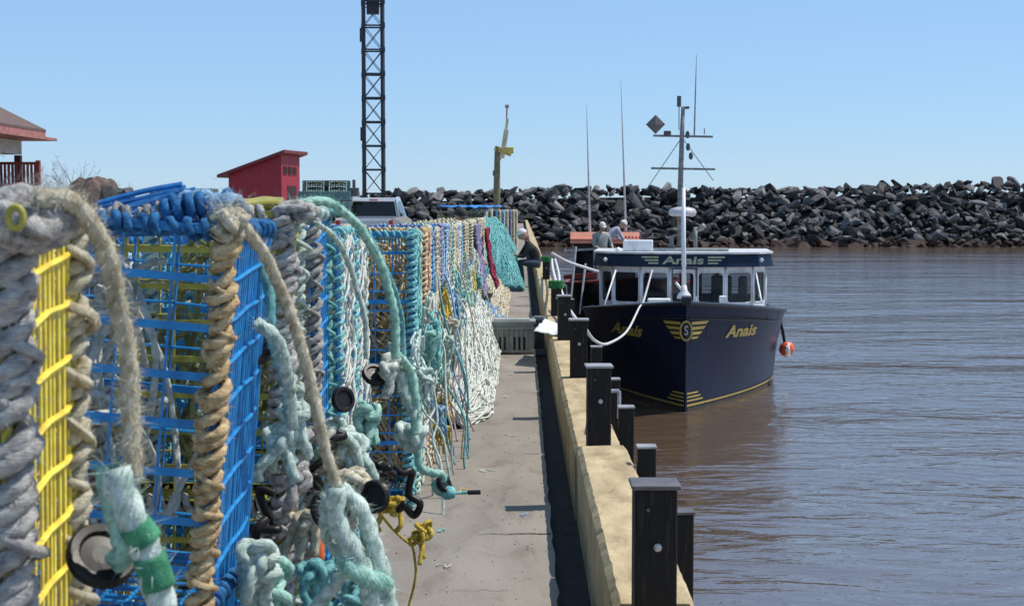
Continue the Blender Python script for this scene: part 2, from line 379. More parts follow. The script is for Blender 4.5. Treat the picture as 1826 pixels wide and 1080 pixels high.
# water
mw = bpy.data.materials.new('harbour_water'); mw.use_nodes = True
n = mw.node_tree.nodes; l = mw.node_tree.links; b = n['Principled BSDF']
b.inputs['Base Color'].default_value = (.100, .066, .044, 1); b.inputs['Roughness'].default_value = .08; b.inputs['IOR'].default_value = 3.6
tc = n.new('ShaderNodeTexCoord')
def wave(scale, det, st, dist, prev, rough=.55, sx=(1, 1, 1)):
    mp = n.new('ShaderNodeMapping'); mp.inputs['Scale'].default_value = sx; mp.inputs['Rotation'].default_value = (0, 0, .25); l.new(tc.outputs['Object'], mp.inputs[0])
    t = n.new('ShaderNodeTexNoise'); t.inputs['Scale'].default_value = scale; t.inputs['Detail'].default_value = det; t.inputs['Roughness'].default_value = rough; t.inputs['Distortion'].default_value = .6
    l.new(mp.outputs[0], t.inputs['Vector'])
    bp = n.new('ShaderNodeBump'); bp.inputs['Strength'].default_value = st; bp.inputs['Distance'].default_value = dist
    l.new(t.outputs[0], bp.inputs['Height'])
    if prev: l.new(prev.outputs[0], bp.inputs['Normal'])
    return bp
w0 = wave(.12, 2, .7, .6, None, sx=(.4, 1, 1)); w1 = wave(.7, 3, .6, .20, w0, sx=(.5, 1, 1)); w2 = wave(3.0, 4, .8, .045, w1, sx=(.5, 1, 1), rough=.55); w3 = wave(11, 2, .4, .006, w2, sx=(.7, 1, 1))
l.new(w3.outputs[0], b.inputs['Normal'])
mb = MB(); mb.add([(.5, -60, WZ), (3000, -60, WZ), (3000, 4000, WZ), (.5, 4000, WZ)], [(0, 1, 2, 3)])
mb.add([(.5, 154, WZ), (.5, 4000, WZ), (-3000, 4000, WZ), (-3000, 154, WZ)], [(0, 1, 2, 3)])
mb.build('water', mw, kind='structure')

# ------------------------------------------------------------------ breakwater of boulders
M_ROCK = mat('breakwater_rock', (.092, .089, .088), (.036, .035, .036), .85, 1.6, .8, 6, rnd=1.6)
M_CORE = mat('breakwater_core', (.03, .03, .03), (.015, .015, .015), .95, 2)
def rock_mesh(q, name):
    bm = bmesh.new()
    sc = (1, q.uniform(.6, .9), q.uniform(.45, .8))
    for _ in range(q.randint(13, 22)):
        p = V((q.gauss(0, 1), q.gauss(0, 1), q.gauss(0, 1))).normalized()
        p = V((max(-.75, min(.75, p.x)), max(-.72, min(.72, p.y)), max(-.65, min(.65, p.z)))) * q.uniform(.85, 1.05)
        bm.verts.new((p.x * sc[0], p.y * sc[1], p.z * sc[2]))
    r = bmesh.ops.convex_hull(bm, input=bm.verts)
    bmesh.ops.delete(bm, geom=[v for v in bm.verts if not v.link_faces], context='VERTS')
    me = bpy.data.meshes.new(name); bm.to_mesh(me); bm.free(); me.materials.append(M_ROCK); return me
rq = random.Random(3)
RM = [rock_mesh(rq, 'boulder') for _ in range(16)]
def tide(m):      # brown weed band growing between the tide marks
    n = m.node_tree.nodes; l = m.node_tree.links; b = n['Principled BSDF']; old = b.inputs['Base Color'].links[0].from_socket
    g = n.new('ShaderNodeNewGeometry'); sp = n.new('ShaderNodeSeparateXYZ'); l.new(g.outputs['Position'], sp.inputs[0]); nz = n.new('ShaderNodeTexNoise'); nz.inputs['Scale'].default_value = .8; l.new(g.outputs['Position'], nz.inputs['Vector'])
    ad = n.new('ShaderNodeMath'); l.new(sp.outputs[2], ad.inputs[0]); l.new(nz.outputs[0], ad.inputs[1]); mr = n.new('ShaderNodeMapRange'); mr.inputs['From Min'].default_value = WZ + 1.15; mr.inputs['From Max'].default_value = WZ + 1.5; l.new(ad.outputs[0], mr.inputs[0])
    mx = n.new('ShaderNodeMix'); mx.data_type = 'RGBA'; l.new(mr.outputs[0], mx.inputs[0]); mx.inputs[6].default_value = (.035, .018, .014, 1); l.new(old, mx.inputs[7]); l.new(mx.outputs[2], b.inputs['Base Color'])
tide(M_ROCK)
def bw_top(x):
    s = 3.15 + .35 * noise.noise(V((x * .05, 0, 0)))
    if x > 10: s += (x - 10) * .018
    if x < -14: s -= min(2.2, (-14 - x) * .12)
    return s
def bw_y(x): return 151 + .0 * x
rocks = []
for ix in range(-62, 92):
    x0 = ix * .80
    zt = bw_top(x0); hgt = zt - WZ; n = int(hgt * 2.5)
    for k in range(-1, n + 3):
        u = k / n; x = x0 + rq.gauss(0, .3); uu = u + rq.gauss(0, .03)
        if uu <= 1: y = bw_y(x) + uu * hgt * 1.25; z = WZ + uu * hgt
        else: y = bw_y(x) + hgt * 1.25 + (uu - 1) * 9; z = zt
        s = rq.lognormvariate(-.42, .34); s = min(1.25, max(.34, s))
        sc = (s * rq.uniform(.95, 1.7), s * rq.uniform(.8, 1.1), s * rq.uniform(.6, 1.0))
        rocks.append((V((x, y, z + rq.gauss(0, .10))), (rq.uniform(-.9, .9), rq.uniform(-.7, .7), rq.uniform(0, 6.3)), sc, rq.randrange(16)))
# core under them
mb = MB(); xs = [-60 + 4 * i for i in range(36)]; vs = []
for x in xs:
    zt = bw_top(x) - .35; h = zt - WZ
    vs += [(x, bw_y(x) - .2, WZ - 1.5), (x, bw_y(x) + .5, WZ - .2), (x, bw_y(x) + .6 + h * 1.25, zt - .3), (x, bw_y(x) + 14 + h * 1.25, zt - .3), (x, bw_y(x) + 24 + h * 1.25, WZ - 1)]
mb.add(vs, [tuple(reversed((i * 5 + j, i * 5 + j + 1, (i + 1) * 5 + j + 1, (i + 1) * 5 + j))) for i in range(len(xs) - 1) for j in range(4)])
mb.build('breakwater_core', M_CORE, kind='structure')
def vis(r):
    x, y, z = r[0]
    px = 931 + x * F / y; return -20 < px < 1846 and (px > 700) and not (px < 930 and z < 1.5)
idx = sorted([i for i, r in enumerate(rocks) if vis(r) and r[0].y < 162], key=lambda i: -rocks[i][2][0] * rocks[i][2][2])[:300]
ind = set(idx); mb = MB()
for i, (p, e, sc, k) in enumerate(rocks):
    if i in ind:
        o = bpy.data.objects.new('boulder', RM[k]); COL.objects.link(o); o.location = p; o.rotation_euler = e; o.scale = sc
        tag(o, 'large angular dark grey boulder on the harbour side of the breakwater', 'boulder', 'large boulders of the breakwater')
    else:
        from mathutils import Euler
        M = Euler(e).to_matrix() @ Matrix.Diagonal(sc)
        mb.add([M @ v.co + p for v in RM[k].vertices], [tuple(f.vertices) for f in RM[k].polygons])
tag(mb.build('breakwater_rocks', M_ROCK), 'mass of smaller dark rocks filling the long breakwater across the harbour', 'rocks', kind='stuff')

# ------------------------------------------------------------------ posts and fender piles on the kerb
WORDS = ['nearest', 'second', 'third', 'fourth', 'fifth', 'sixth', 'seventh', 'eighth', 'ninth', 'tenth', 'eleventh', 'twelfth', 'thirteenth', 'fourteenth', 'fifteenth', 'sixteenth', 'seventeenth', 'eighteenth', 'nineteenth', 'twentieth', 'twenty-first', 'twenty-second', 'twenty-third', 'twenty-fourth', 'twenty-fifth', 'twenty-sixth', 'twenty-seventh', 'twenty-eighth', 'twenty-ninth', 'thirtieth']
M_CAP = mat('grey_cap_plate', (.34, .33, .34), (.22, .21, .22), .45, 12)
M_CAPD = mat('brown_cap_plate', (.13, .11, .11), (.07, .06, .06), .45, 12)
def post(X, Y, zt, w, label, cap=M_CAP, group='black mooring posts on the kerb', rz=0):
    e = empty('kerb_post', (X, Y, .31), rz); h = zt - .31
    mb = MB(); mb.box((0, 0, h / 2 - .02), (w, w, h + .04)); mb.build('shaft', M_POST, e, bevel=.006)
    mb = MB(); mb.box((0, 0, h + .007), (w * 1.16, w * 1.16, .014)); mb.build('cap_plate', cap, e, bevel=.003)
    mb = MB(); mb.lathe([(.013, 0), (.013, .006), (.007, .008), (.007, .02)], (0.005, -w / 2, h * .60), 8, Matrix.Rotation(pi / 2, 3, 'X')); mb.build('bolt', M_GALV, e)
    mb = MB(); mb.lathe([(.006, 0), (.006, .004)], (-.025, -w / 2, h * .86), 8, Matrix.Rotation(pi / 2, 3, 'X')); mb.build('bolt', M_CAPD, e)
    tag(e, label, 'post', group); return e
post(.413, 4.57, .755, .131, 'nearest and largest black square post on the tan kerb, with a brown cap', M_CAPD)
post(.416, 8.0, .757, .127, 'second black kerb post from the camera, with a pale cap plate and small bolt', rz=.03)
post(.437, 11.4, .752, .134, 'third black kerb post from the camera, just behind the one with pale cap', rz=-.04)
post(.416, 14.6, .745, .127, 'fourth black kerb post from the camera, beside the white sheet', rz=.05)
post(.414, 17.9, .68, .127, 'fifth black kerb post from the camera, topped with green rope')
post(.44, 27.0, .66, .13, 'sixth black kerb post, beside the man sitting on the kerb')
for i, (X, Y, zt) in enumerate(((.628, 5.78, .42), (.624, 7.37, .42), (.626, 8.85, .42), (.636, 10.3, .42), (.63, 12.5, .44), (.63, 15.9, .42), (.63, 19.3, .42), (.63, 22.7, .42))):
    e = empty('fender_pile', (X, Y, WZ - .8)); mb = MB(); h = zt - WZ + .8
    mb.box((0, 0, h / 2), (.092, .092, h)); mb.build('pile', M_POST, e, bevel=.008)
    mb = MB(); mb.box((0, 0, h + .006), (.10, .10, .012)); mb.build('cap_plate', M_CAPD if i == 0 else M_CAP, e, bevel=.003)
    tag(e, WORDS[i].replace('nearest', 'nearest (first)') + ' thin dark fender pile from the camera on the water side of the kerb', 'pile', 'fender piles on the water side of the kerb')
# steel bracket frame on kerb edge
e = at(1060, 648, 8.6)
mb = MB(); q = V((.54, 8.6, .32))
for (a, b_) in (((-.07, -.1, 0), (-.07, -.1, .17)), ((-.07, -.1, .17), (-.03, .5, .17)), ((-.03, .5, .17), (.06, .5, .17)), ((-.03, .5, .17), (-.03, .5, 0)), ((.06, .5, .17), (.06, .5, 0))):
    mb.tube([V(a), V(b_)], .012, 8)
tag(mb.build('steel_bracket', M_GALV, loc=q), 'pale bent steel bracket on the kerb behind the second black post', 'bracket')

# ------------------------------------------------------------------ lobster traps
def wires_face(mb, o, u, v, nu, nv, rw, jit=.003, tilt=0, bulge=0, rk=1.2):
    o = V(o); u = V(u); v = V(v)
    for i in range(nu + 1):
        p = o + u * (i / nu); j = V((R.uniform(-jit, jit), R.uniform(-jit, jit), 0)) if 0 < i < nu else V((0, 0, 0))
        mb.tube([p + j, p + v + j * .3], rw, 5, cap=False)
    for i in range(nv + 1):
        p = o + v * (i / nv); j = V((0, 0, R.uniform(-jit, jit)))
        t_ = V((0, 0, tilt)); bo = V((bulge, 0, 0)); mb.tube([p + j - t_, p + u * .25 + j - t_ * .6 + bo, p + u * .55 + j * 2 + t_ * .2 + bo * .6, p + u * .8 + j + t_ * .6 + bo, p + u + j + t_], rw * rk, 6, cap=False)
def trap_proto(D, W, H, wire, lace, Rr, rr, pitch, net=None, near=False, fill=None, gs=.045, gh=.072, fg=.10, frame=None, lacemats=None, edge=None, nfill=None):
    e = empty('lobster_trap', (0, 0, 0)); hw = .0032 if near else .004
    mb = MB()
    wires_face(mb, (0, 0, 0), (0, D, 0), (0, 0, H), max(3, round(D / gs)), round(H / gh), hw, tilt=.018 if near else 0, bulge=.006 if near else 0, rk=1.5 if near else 1.2)
    wires_face(mb, (-W, 0, 0), (W, 0, 0), (0, 0, H), round(W / fg), round(H / fg), hw)
    wires_face(mb, (-W, D, 0), (W, 0, 0), (0, 0, H), round(W / fg), round(H / fg), hw)
    wires_face(mb, (-W, 0, 0), (0, D, 0), (0, 0, H), max(2, round(D / fg)), round(H / fg), hw)
    for z in (0, H): wires_face(mb, (-W, 0, z), (W, 0, 0), (0, D, 0), round(W / .06), max(3, round(D / .06)), hw)
    mb.build('wire_mesh', WIRE[wire], e)
    mb = MB(); t = .011 if near else .014                 # stout frame bars
    for x in (-W, 0):
        for y in (0, D): mb.tube([(x, y, 0), (x, y, H)], t * .7, 6)
    for z in (0, H * .5, H):
        for y in (0, D): mb.box((-W / 2, y, z), (W, t, t * 1.6))
    if near:
        for i in range(1, 8): mb.box((-W / 2 + .003, -.004, H * i / 8), (W, .006, .016))
    mb.build('frame', WIRE[frame or wire], e)
    for i, (x, y) in enumerate(((0, 0), (0, D), (-W, 0))):
        lm = (lacemats or [lace] * 3)[i]
        if lm is None: continue
        mb = MB(); helix(mb, (x, y, 0), (x, y, H), Rr * (1 if i != 1 else .6), rr * (1 if i != 1 or not near else .8), pitch, 14 if near else 8, 14 if near else 5, lobes=3 if near else 0, fz=3000 if near else 0, wob=.30 if near else .12, slant=.5 if near else 0, jit=.45 if near else .15)
        if near: helix(mb, (x, y, 0), (x, y, H), Rr * 1.12, rr * .62, -pitch * 2.7, 12, 7, lobes=3, fz=500, wob=.5)
        mb.build('corner_lacing', ROPE[lm], e, smooth=near)
    mb = MB(); helix(mb, (-W, 0, H), (0, 0, H), Rr * .7, rr * .8, pitch * 1.1, 12 if near else 8, 12 if near else 6, lobes=3 if near else 0, wob=.4, jit=.4); helix(mb, (0, 0, H), (0, D, H), Rr * .7, rr * .8, pitch, 12 if near else 8, 12 if near else 6, lobes=3 if near else 0, wob=.4, jit=.4)
    mb.build('edge_lacing', ROPE[edge or lace], e, smooth=True)
    if net:
        mb = MB(); n = round(H / .05); m = max(3, round(D / .06)); x = .012
        for i in range(-m, n + 1):
            for sgn in (0, 1):
                pts = []
                for k in range(m + 1):
                    z = (i + k) * H / n
                    if 0 <= z <= H: pts.append((x + R.uniform(-.012, .014), (k if sgn == 0 else m - k) * D / m, z + R.uniform(-.014, .014)))
                if len(pts) > 1: mb.tube(pts, .0038, 5)
        mb.build('netting', ROPE[net], e)
    if fill:
        mb = MB(); tangle(mb, (-W * .45, D / 2, H * .5), (W * .4, D * .40, H * .46), nfill or (11 if near else 20), .0075 if near else .008, R.randrange(999), 12, 5 if not near else 7, 3 if near else 0)
        mb.build('inner_twine', ROPE[fill], e)
    return e
TR = []
def put(e, x, y, z, lean, label, rz=0, grp='lobster traps stacked along the wharf'):
    e.location = (x, y, z); e.rotation_euler = (0, radians(lean), rz); tag(e, label, 'lobster trap', grp); return e
H = .80
# column 1 : yellow, thick grey rope
t = trap_proto(.27, .5, H, 'yellow', 'grey', .024, .0128, .030, near=True, fill='grey', gs=.021, gh=.075, lacemats=['grey', 'brown', 'grey'])
put(t, -.648, 1.83, .815, .6, 'upper yellow wire trap nearest the camera, corners wound in thick grey rope')
t2 = copy_tree(t); put(t2, -.65, 1.83, .0, .2, 'lower yellow wire trap directly under the nearest yellow one')
# column 2 : blue with tan rope
t = trap_proto(.50, .52, H + .0, 'blue', 'tan', .020, .0112, .028, near=True, fill='white', nfill=6, gs=.024, gh=.086, frame='blue', edge='blue', lacemats=['tan', None, 'grey'])
put(t, -.668, 3.0, .775, 5, 'upper bright blue wire trap with its corner wound in tan rope')
t2 = copy_tree(t); put(t2, -.70, 3.0, -.02, 2.5, 'lower bright blue trap under the one wound in tan rope')
# column 3 : olive yellow, grey rope
t = trap_proto(.25, .5, H, 'dyellow', 'grey', .024, .0125, .031, near=True, fill='olive', gs=.04, gh=.07, lacemats=['grey', 'pale', 'grey'])
put(t, -.665, 4.05, .80, 1, 'upper olive yellow trap with a fat grey rope corner, behind the blue trap')
t2 = copy_tree(t); put(t2, -.67, 4.05, 0.0, .5, 'lower olive yellow trap behind the blue trap, under hanging ropes')
# column 4 , 5
t = trap_proto(.33, .5, H, 'blue', 'pale', .020, .010, .035, fill='pale', gs=.03, gh=.07, net=None, near=True, lacemats=['grey', 'turq', 'pale'])
put(t, -.655, 4.62, .80, 0, 'upper blue trap with light wire rungs between the two arching green ropes')
t2 = copy_tree(t); put(t2, -.655, 4.62, 0, 0, 'lower blue trap below the arching green ropes, beside the orange float')
t = trap_proto(.40, .5, H - .05, 'lblue', 'turq', .018, .009, .04, net='white', fill='tan')
put(t, -.64, 5.12, .78, 0, 'upper light blue trap with white net, fifth in the row')
t2 = copy_tree(t); put(t2, -.64, 5.12, 0, 0, 'lower light blue trap with white net, fifth in the row')
t3 = copy_tree(t); put(t3, -.64, 5.60, .77, 0, 'upper light blue trap with white net, sixth in the row'); t4 = copy_tree(t); put(t4, -.64, 5.60, 0, 0, 'lower light blue trap with white net, sixth in the row')
# long run of columns further on
kinds = [('blue', 'turq', 'turq', 'tan'), ('blue', 'blue', 'lblue', 'tan'), ('brown', 'tan', 'pink', 'tan'), ('cream', 'cream', 'tan', 'pale'), ('blue', 'purple', 'lblue', 'pale'), ('lblue', 'lblue', 'white', 'pale'), ('dyellow', 'cream', 'cream', 'olive'), ('teal', 'pale', 'pale', 'tan')]
CW = {'turq': 'turquoise', 'blue': 'dark blue', 'tan': 'tan', 'cream': 'cream', 'purple': 'purple', 'lblue': 'light blue', 'pale': 'pale green'}
protos = [trap_proto(.38, .50, .72, a, b_, .024, .011, .036, net=c, fill=d, frame='brown' if i % 3 == 2 else None) for i, (a, b_, c, d) in enumerate(kinds)]
order = [0, 7, 2, 3, 1, 6, 4, 5, 2, 0, 3, 6, 5, 6, 7, 6, 3, 4, 6, 6]
used = set(); y = 7.9; col = 0
for ci, kidx in enumerate(order):
    for tier in (1, 0):
        e = protos[kidx] if kidx not in used else copy_tree(protos[kidx]); used.add(kidx)
        e.scale = (1, 1, R.uniform(.97, 1.01))
        put(e, -.60 + R.uniform(-.03, .02) - (.03 if ci > 12 else 0), y, .76 * tier - (0.03 * tier if ci > 8 else 0), R.uniform(-1, 1.5),
            '%s %s-laced trap, %s stack of the long run' % ('upper' if tier else 'lower', CW[kinds[kidx][1]], WORDS[ci].replace('nearest', 'first')), R.uniform(-.02, .02))
    y += .43
# second row behind (seen over and between the front row)
sl = 0
for (X, Y) in ((-1.22, 3.1), (-1.25, 3.6), (-1.2, 4.2), (-1.2, 4.75), (-1.2, 5.3), (-1.2, 5.9), (-1.75, 4.3), (-1.75, 5.0), (-1.16, 8.0), (-1.16, 8.5), (-1.16, 9.0), (-1.16, 9.5), (-1.72, 8.1), (-1.72, 8.7), (-2.3, 8.2)):
    for tier in (1, 0):
        kidx = [1, 3, 5, 0, 6][sl % 5]; e = copy_tree(protos[kidx])
        put(e, X, Y, .76 * tier, 0, '%s %s-laced trap, %s in the row behind the front traps' % ('upper' if tier else 'lower', CW[kinds[kidx][1]], WORDS[sl].replace('nearest', 'first')), 0, 'lobster traps in the row behind')
    sl += 1
# far stack at an angle, beyond the teal net
sl = 0
for i in range(9):
    u = i / 8; p = V((-.80 + .62 * u, 32.5 + 12 * u, 0)); s_ = 1.0
    for tier in (1, 0):
        kidx = [5, 6, 1, 6, 5, 6, 4, 6, 3][i]; e = copy_tree(protos[kidx]); e.scale = (1.5, 2.2, 1.05)
        put(e, p.x, p.y, .77 * tier, 0, '%s %s-laced trap of far stack, %s from near end' % ('upper' if tier else 'lower', CW[kinds[kidx][1]], WORDS[i].replace('nearest', 'first')), 0, 'traps of the far stack')
for i in range(2):
    for tier in (1, 0):
        e = copy_tree(protos[6]); e.scale = (1.0, 1.3, 1.05)
        put(e, -.80 - .52 * i, 32.4, .77 * tier, 0, '%s yellow trap under the far blue tarpaulin, %s from right' % ('upper' if tier else 'lower', WORDS[i].replace('nearest', 'first')), 0, 'yellow end traps of the far stack')
M_TARP = mat('blue_tarpaulin', (.03, .24, .62), (.02, .16, .45), .45, 3, .5, 8)
def tarp(name, pts, z, label, th=.02, amp=.03, m=None, nx=24, ny=12):
    # quad pts p00,p10,p11,p01 crumpled sheet with thickness
    P = [V(p) for p in pts]; mb = MB(); vs = []
    for L in (0, 1):
        for j in range(ny + 1):
            for i in range(nx + 1):
                u, v = i / nx, j / ny; p = P[0] * (1 - u) * (1 - v) + P[1] * u * (1 - v) + P[2] * u * v + P[3] * (1 - u) * v
                d = amp * (noise.noise(p * 6) + .6 * noise.noise(p * 17))
                vs.append(p + V((0, 0, d - th * L)))
    k = (nx + 1); N = k * (ny + 1); fs = []
    for j in range(ny):
        for i in range(nx):
            a = j * k + i; fs.append((a, a + 1, a + k + 1, a + k)); fs.append((N + a, N + a + k, N + a + k + 1, N + a + 1))
    for i in range(nx): fs.append((i, N + i, N + i + 1, i + 1)); a = ny * k + i; fs.append((a, a + 1, N + a + 1, N + a))
    for j in range(ny): a = j * k; fs.append((a, a + k, N + a + k, N + a)); a = j * k + nx; fs.append((a, N + a, N + a + k, a + k))
    mb.add(vs, fs); o = mb.build(name, m or M_TARP, smooth=True); tag(o, label, 'tarpaulin'); return o
tarp('tarpaulin', ((-1.85, 32.2, 1.64), (-.74, 32.2, 1.64), (-.5, 38, 1.66), (-1.8, 38, 1.66)), 0, 'bright blue tarpaulin laid over the far stack of yellow traps', amp=.05)

# blue bundle lying on top of the blue trap (folded netting edge + rope bolsters)
def blue_top():
    e = empty('blue_net_bundle', (-.85, 3.15, 1.64))
    o = V(e.location)
    mb = MB()
    for (a, b_, w_) in (((170, 388, 3.25), (330, 345, 3.25), .03), ((175, 372, 3.3), (325, 338, 3.3), .012), ((170, 398, 3.1), (380, 392, 3.12), .02), ((180, 412, 3.02), (400, 405, 3.02), .014)):
        p = at(*a); q = at(*b_)
        for k in range(5):
            d = V((0, .035 * k, R.uniform(-.012, .012))); mb.tube(catmull([p + d, (p + q) / 2 + d + V((0, 0, R.uniform(-.01, .01))), q + d], 8), .007, 6)
    # sheet wedge
    A = at(170, 385, 3.3); B = at(306, 336, 3.35); Cc = at(335, 372, 3.2)
    n = 14; vs = []
    for L in (0, 1):
        for i in range(n + 1):
            for j in range(n + 1 - i):
                u, v = i / n, j / n; p = A + (B - A) * u + (Cc - A) * v; p = p + V((0, .03 * L, .008 * noise.noise(p * 30))); vs.append(p)
    def ix(L, i, j): return L * ((n + 1) * (n + 2) // 2) + sum(n + 1 - a for a in range(i)) + j
    fs = []
    for L in (0, 1):
        for i in range(n):
            for j in range(n - i):
                fs.append((ix(L, i, j), ix(L, i + 1, j), ix(L, i, j + 1)))
                if j < n - i - 1: fs.append((ix(L, i + 1, j), ix(L, i + 1, j + 1), ix(L, i, j + 1)))
    mb.add(vs, fs); local(mb, o); mb.build('folded_sheet', mat('blue_sheet', (.03, .22, .50), (.015, .10, .3), .5, 25), e)
    for (a, b_, Rr, r, c) in (((172, 386, 3.15), (300, 378, 3.12), .014, .008, 'grey'), ((290, 380, 3.1), (420, 366, 3.12), .022, .013, 'blue'), ((330, 362, 3.2), (425, 372, 3.05), .018, .012, 'lblue')):
        mb = MB(); helix(mb, at(*a), at(*b_), Rr, r * .8, .021, 14, 12, lobes=3, fz=700, wob=.5, jit=.5); local(mb, o); mb.build('rope_lacing', ROPE[c], e, smooth=True)
    tag(e, 'folded blue net sheet with rope-laced edge lying on top of the blue trap', 'net bundle')
blue_top()
tarp('yellow_sheet', (at(425, 362, 4.1), at(505, 362, 4.1), at(505, 352, 4.5), at(425, 352, 4.5)), 0, 'faded yellow net sheet on top of the olive yellow trap', m=WIRE['dyellow'], amp=.012, th=.02)
# fuzzy rope caps on top corners
def hank(name, px, py, Y, sz, n, r, m, label, fz=900, cat='rope bundle', seed=1, lob=3):
    c = at(px, py, Y); mb = MB(); tangle(mb, (0, 0, 0), sz, n, r, seed, 9, 8, lob)
    P = [V((R.gauss(0, .5) * sz[0], R.gauss(0, .5) * sz[1], abs(R.gauss(0, .8)) * sz[2])) for _ in range(200)]
    if fz: fuzz(mb, P, min(sz) * .5, fz, .016, .0005)
    o = mb.build(name, m, loc=c, smooth=True); tag(o, label, cat); return o
hank('rope_wrapping', 55, 398, 1.80, (.045, .05, .028), 9, .0145, ROPE['grey'], 'frayed grey rope wrapping on top corner of the nearest yellow trap', seed=4)
hank('rope_wrapping', 412, 402, 3.0, (.040, .05, .030), 9, .012, ROPE['cream'], 'frayed cream rope wrapping on top corner of the blue trap', seed=5)
hank('rope_wrapping', 528, 376, 4.06, (.055, .06, .020), 9, .013, ROPE['grey'], 'grey rope wrapping on top corner of the olive yellow trap', seed=6, fz=300)
mb = MB(); P = [V((.009 * cos(t * pi / 8), 0, .0125 * sin(t * pi / 8))) for t in range(16)]; mb.tube(P, .0042, 8, closed=True)
tag(mb.build('plastic_ring', WIRE['dyellow'], loc=at(28, 388, 1.72), smooth=True), 'small yellow ring poking out of the frayed grey rope', 'ring')

# rope arcs, each a rope with its own label
def arc(name, pts, r, m, label, fz=0, extra=None, detail=1, cat='rope'):
    P = [at(*p) for p in pts]; o = P[0].copy(); mb = MB(); rope(mb, P, r, fz=fz, detail=detail, jit=.004); local(mb, o)
    ob = mb.build(name, ROPE[m], loc=o, smooth=True); tag(ob, label, cat); return ob
arc('bridle_rope', [(62, 356, 1.78), (128, 362, 1.80), (183, 436, 1.84), (215, 560, 1.87), (232, 700, 1.87), (236, 850, 1.85)], .0115, 'brown', 'fuzzy grey brown rope arching from the top of the nearest yellow trap', 900)
arc('bridle_rope', [(432, 405, 3.0), (470, 450, 3.05), (510, 540, 3.1), (548, 660, 3.1), (575, 780, 3.1), (602, 870, 3.1)], .0125, 'brown', 'long grey brown rope slanting from the cream wrapping to a black disc', 500)
arc('bridle_rope', [(455, 440, 3.4), (480, 520, 3.4), (482, 600, 3.4), (510, 680, 3.5), (512, 740, 3.6)], .012, 'turq', 'blue green rope hanging behind the slanting brown rope', 200)
arc('bridle_rope', [(455, 575, 3.3), (495, 610, 3.3), (515, 690, 3.4), (520, 760, 3.5)], .015, 'pale', 'short thick pale rope beside the blue trap', 200)
arc('bridle_rope', [(500, 372, 4.3), (580, 360, 4.4), (640, 405, 4.5), (682, 480, 4.6), (703, 560, 4.6), (706, 640, 4.6)], .013, 'green', 'large sea green rope arching out from the olive yellow trap', 500)
arc('bridle_rope', [(565, 400, 4.2), (602, 430, 4.3), (632, 500, 4.4), (652, 570, 4.4), (652, 640, 4.4)], .008, 'pale', 'thin pale rope arching inside the large green one', 100)
arc('bridle_rope', [(706, 630, 4.7), (730, 660, 4.8), (742, 720, 4.8), (738, 775, 4.8)], .014, 'green', 'green rope hanging below the large arching one', 100)
arc('bridle_rope', [(575, 372, 4.9), (640, 400, 5.0), (688, 480, 5.1), (715, 560, 5.2), (720, 640, 5.2), (732, 700, 5.2)], .010, 'turq', 'second turquoise rope arching just behind the large green one', 100)
arc('bridle_rope', [(700, 610, 4.8), (722, 700, 4.8), (742, 745, 4.8)], .018, 'pale', 'thick pale rope leading down to the large knot above the path', 100)
# taped green rope at front
e = empty('taped_rope', at(215, 840, 1.85)); o = V(e.location)
mb = MB(); rope(mb, [at(205, 835, 1.84), at(225, 900, 1.84), at(262, 980, 1.85), at(290, 1090, 1.86)], .019, fz=100); local(mb, o); mb.build('rope', ROPE['pale'], e, smooth=True)
mb = MB(); rope(mb, [at(190, 830, 1.86), at(205, 900, 1.86), at(222, 965, 1.86), at(210, 1000, 1.88)], .016, fz=60); local(mb, o); mb.build('rope', ROPE['green'], e, smooth=True)
mb = MB()
for a, b_ in (((240, 935, 1.843), (262, 965, 1.848)), ((266, 990, 1.85), (284, 1045, 1.855))): mb.tube(resample([at(*a), at(*b_)], .004), .0215, 14)
local(mb, o); mb.build('tape', ROPE['mgreen'], e, smooth=True)
tag(e, 'doubled pale green rope bound with green tape hanging in front of the yellow trap', 'rope')
# rubber discs
def disc(px, py, Y, r, tilt, label, rz=0):
    mb = MB(); M = Matrix.Rotation(rz, 3, 'Z') @ Matrix.Rotation(tilt[0], 3, 'X') @ Matrix.Rotation(tilt[1], 3, 'Y')
    pf = [(r * .30, -.004), (r * .62, -.003), (r * .70, -.009), (r * .92, -.010), (r, -.006), (r * .965, -.003), (r, 0), (r * .965, .003), (r, .006), (r * .92, .010), (r * .70, .009), (r * .62, .003), (r * .30, .004)]
    mb.lathe(pf, (0, 0, 0), 28, M); o = mb.build('rubber_disc', M_BLACK, loc=at(px, py, Y))
    tag(o, label, 'rubber disc', 'black rubber discs threaded on the ropes'); return o
disc(182, 990, 1.90, .046, (.75, .45), 'large black rubber disc beside the green taped rope at front left')
disc(612, 712, 4.5, .040, (1.3, .7), 'black rubber disc tilted against the lower edge of the blue trap')
disc(668, 668, 4.7, .042, (.7, .4), 'black rubber disc under the thin pale arching rope')
disc(590, 905, 3.2, .048, (1.35, .6), 'black rubber disc behind the thick hanging loop')
disc(668, 885, 3.3, .038, (1.4, -.5), 'black rubber disc on the right of the thick hanging loop')
disc(792, 862, 4.9, .032, (.8, .9), 'black rubber disc at the end of the knotted green rope over the path')
disc(462, 620, 3.5, .040, (1.4, .3), 'black rubber disc half hidden beside the blue trap')
